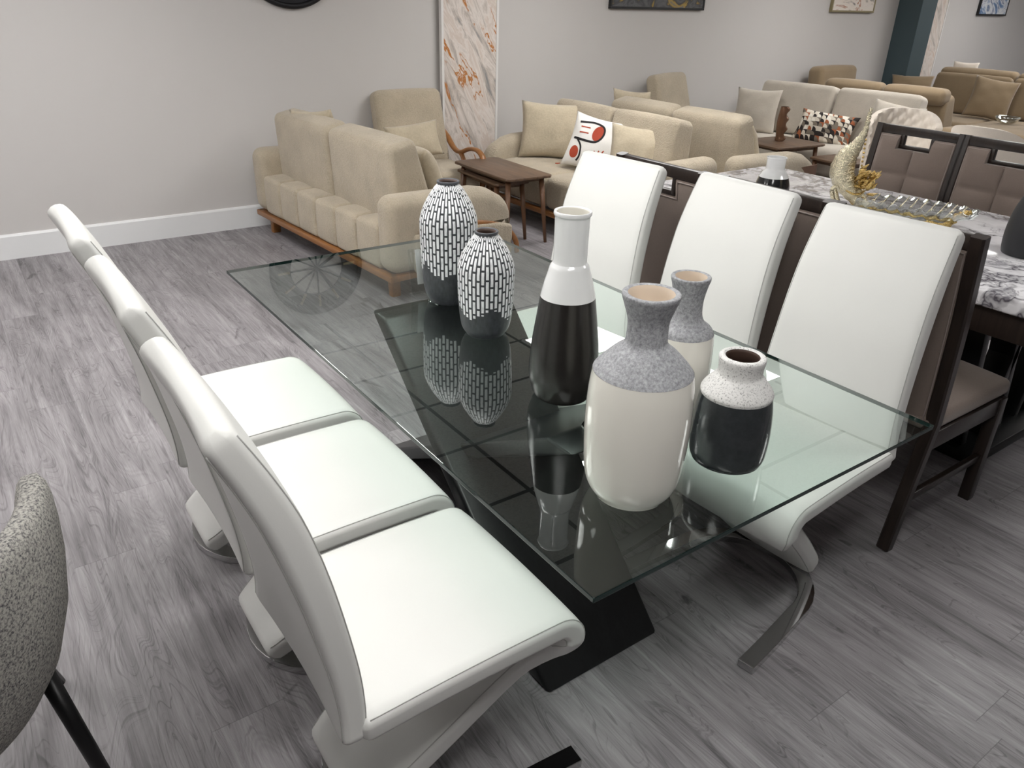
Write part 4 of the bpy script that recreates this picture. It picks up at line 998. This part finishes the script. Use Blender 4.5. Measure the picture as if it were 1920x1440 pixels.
# round wall clock above the frame's top edge, seen mirrored in the glass
ck = thing('wall_clock', 'round black open wall clock cut off by the top edge, mirrored in the glass', 'clock', (2.262, YB, 1.935))
RC = 0.385
obj('rim', tube([(RC * cos(2 * pi * k / 72), -0.022, RC * sin(2 * pi * k / 72)) for k in range(72)], 0.020, 8, flat=(1, 1), up=Vector((0, 1, 0)), closed=True), CLOCKM, ck)
obj('face', xf(lathe([(0.225, -0.004), (RC - 0.01, -0.004), (RC - 0.01, 0.004), (0.225, 0.004), (0.225, -0.004)], 64), (0, -0.012, 0), rx=radians(90)), CLOCKM, ck, smooth=False)
for k in range(12):
    a = radians(30 * k)
    obj('hour_mark', xf(box(-0.010, 0.010, -0.010, 0.0, 0.235, 0.335, 0.002), (0, -0.018, 0), ry=a), FRAMEG, ck, smooth=False)
for a, L_ in ((35, 0.24), (120, 0.17)):
    obj('hand', xf(box(-0.008, 0.008, -0.006, 0, -0.03, L_, 0.001), (0, -0.03, 0), ry=radians(a)), CLOCKM, ck, smooth=False)
obj('spokes', join(*[xf(box(-0.006, 0.006, -0.006, 0, 0, 0.23), (0, -0.012, 0), ry=radians(30 * k)) for k in range(12)]), CLOCKM, ck, smooth=False)

# ================================================================ grey boucle chair at the left edge
bc = thing('boucle_chair', 'grey speckled boucle tub chair with black metal legs, cut by the left edge', 'chair', (-0.365, 1.50, 0))
def tub():
    n, m2 = 48, 22; V = []; F = []
    sec = []   # closed section (dr, z): outer bottom -> top -> inner
    for k in range(m2):
        a = 2 * pi * k / m2; sec.append((cos(a), sin(a)))
    for i in range(n + 1):
        th_ = radians(12 - 204 * i / n); s = i / n
        endk = min(1, min(s, 1 - s) / 0.07); endk = sqrt(max(0.0, 1 - (1 - endk) ** 2))
        top = 0.80 - 0.05 * (1 - endk); 
        for ca, sa in sec:
            zz = 0.565 + (0.262 * (abs(sa) ** 0.75) * (1 if sa > 0 else -1)) * (0.60 + 0.40 * endk)
            tb_ = ((0.28, 0.10), (0.33, 0.17), (0.40, 0.240), (0.48, 0.283), (0.56, 0.305), (0.66, 0.322), (0.82, 0.338))
            q = next((k2 for k2 in range(1, 7) if zz <= tb_[k2][0]), 6); a0, a1 = tb_[q - 1], tb_[q]
            rad = a0[1] + (a1[1] - a0[1]) * (zz - a0[0]) / (a1[0] - a0[0])
            rad += 0.040 * endk * (abs(ca) ** 0.55) * (1 if ca > 0 else -1)
            V.append((rad * cos(th_), rad * sin(th_), zz))
    for i in range(n):
        for k in range(m2): F.append((i * m2 + k, i * m2 + (k + 1) % m2, (i + 1) * m2 + (k + 1) % m2, (i + 1) * m2 + k))
    F.append(tuple(range(m2))); F.append(tuple(n * m2 + k for k in range(m2)))
    return V, F
obj('backrest', tub(), BOUCLE, bc, sharp=75)
obj('seat', softbox(0.20, 0.20, 0.055, 0.05, 6, (0, 0, 0.015), f=lambda q: (q.x * (1 - 0.15 * (q.y / 0.27) ** 2), q.y, q.z), c=(0, 0.02, 0.43)), BOUCLE, bc)
for lx, ly, fx, fy in ((0.262, -0.02, 0.325, -0.10), (-0.22, -0.08, -0.36, -0.2), (0.20, 0.2, 0.26, 0.36), (-0.2, 0.2, -0.26, 0.36)):
    obj('leg', tube([(lx, ly, 0.38), (fx, fy, 0.0)], [0.019, 0.015], 12), BLK, bc)
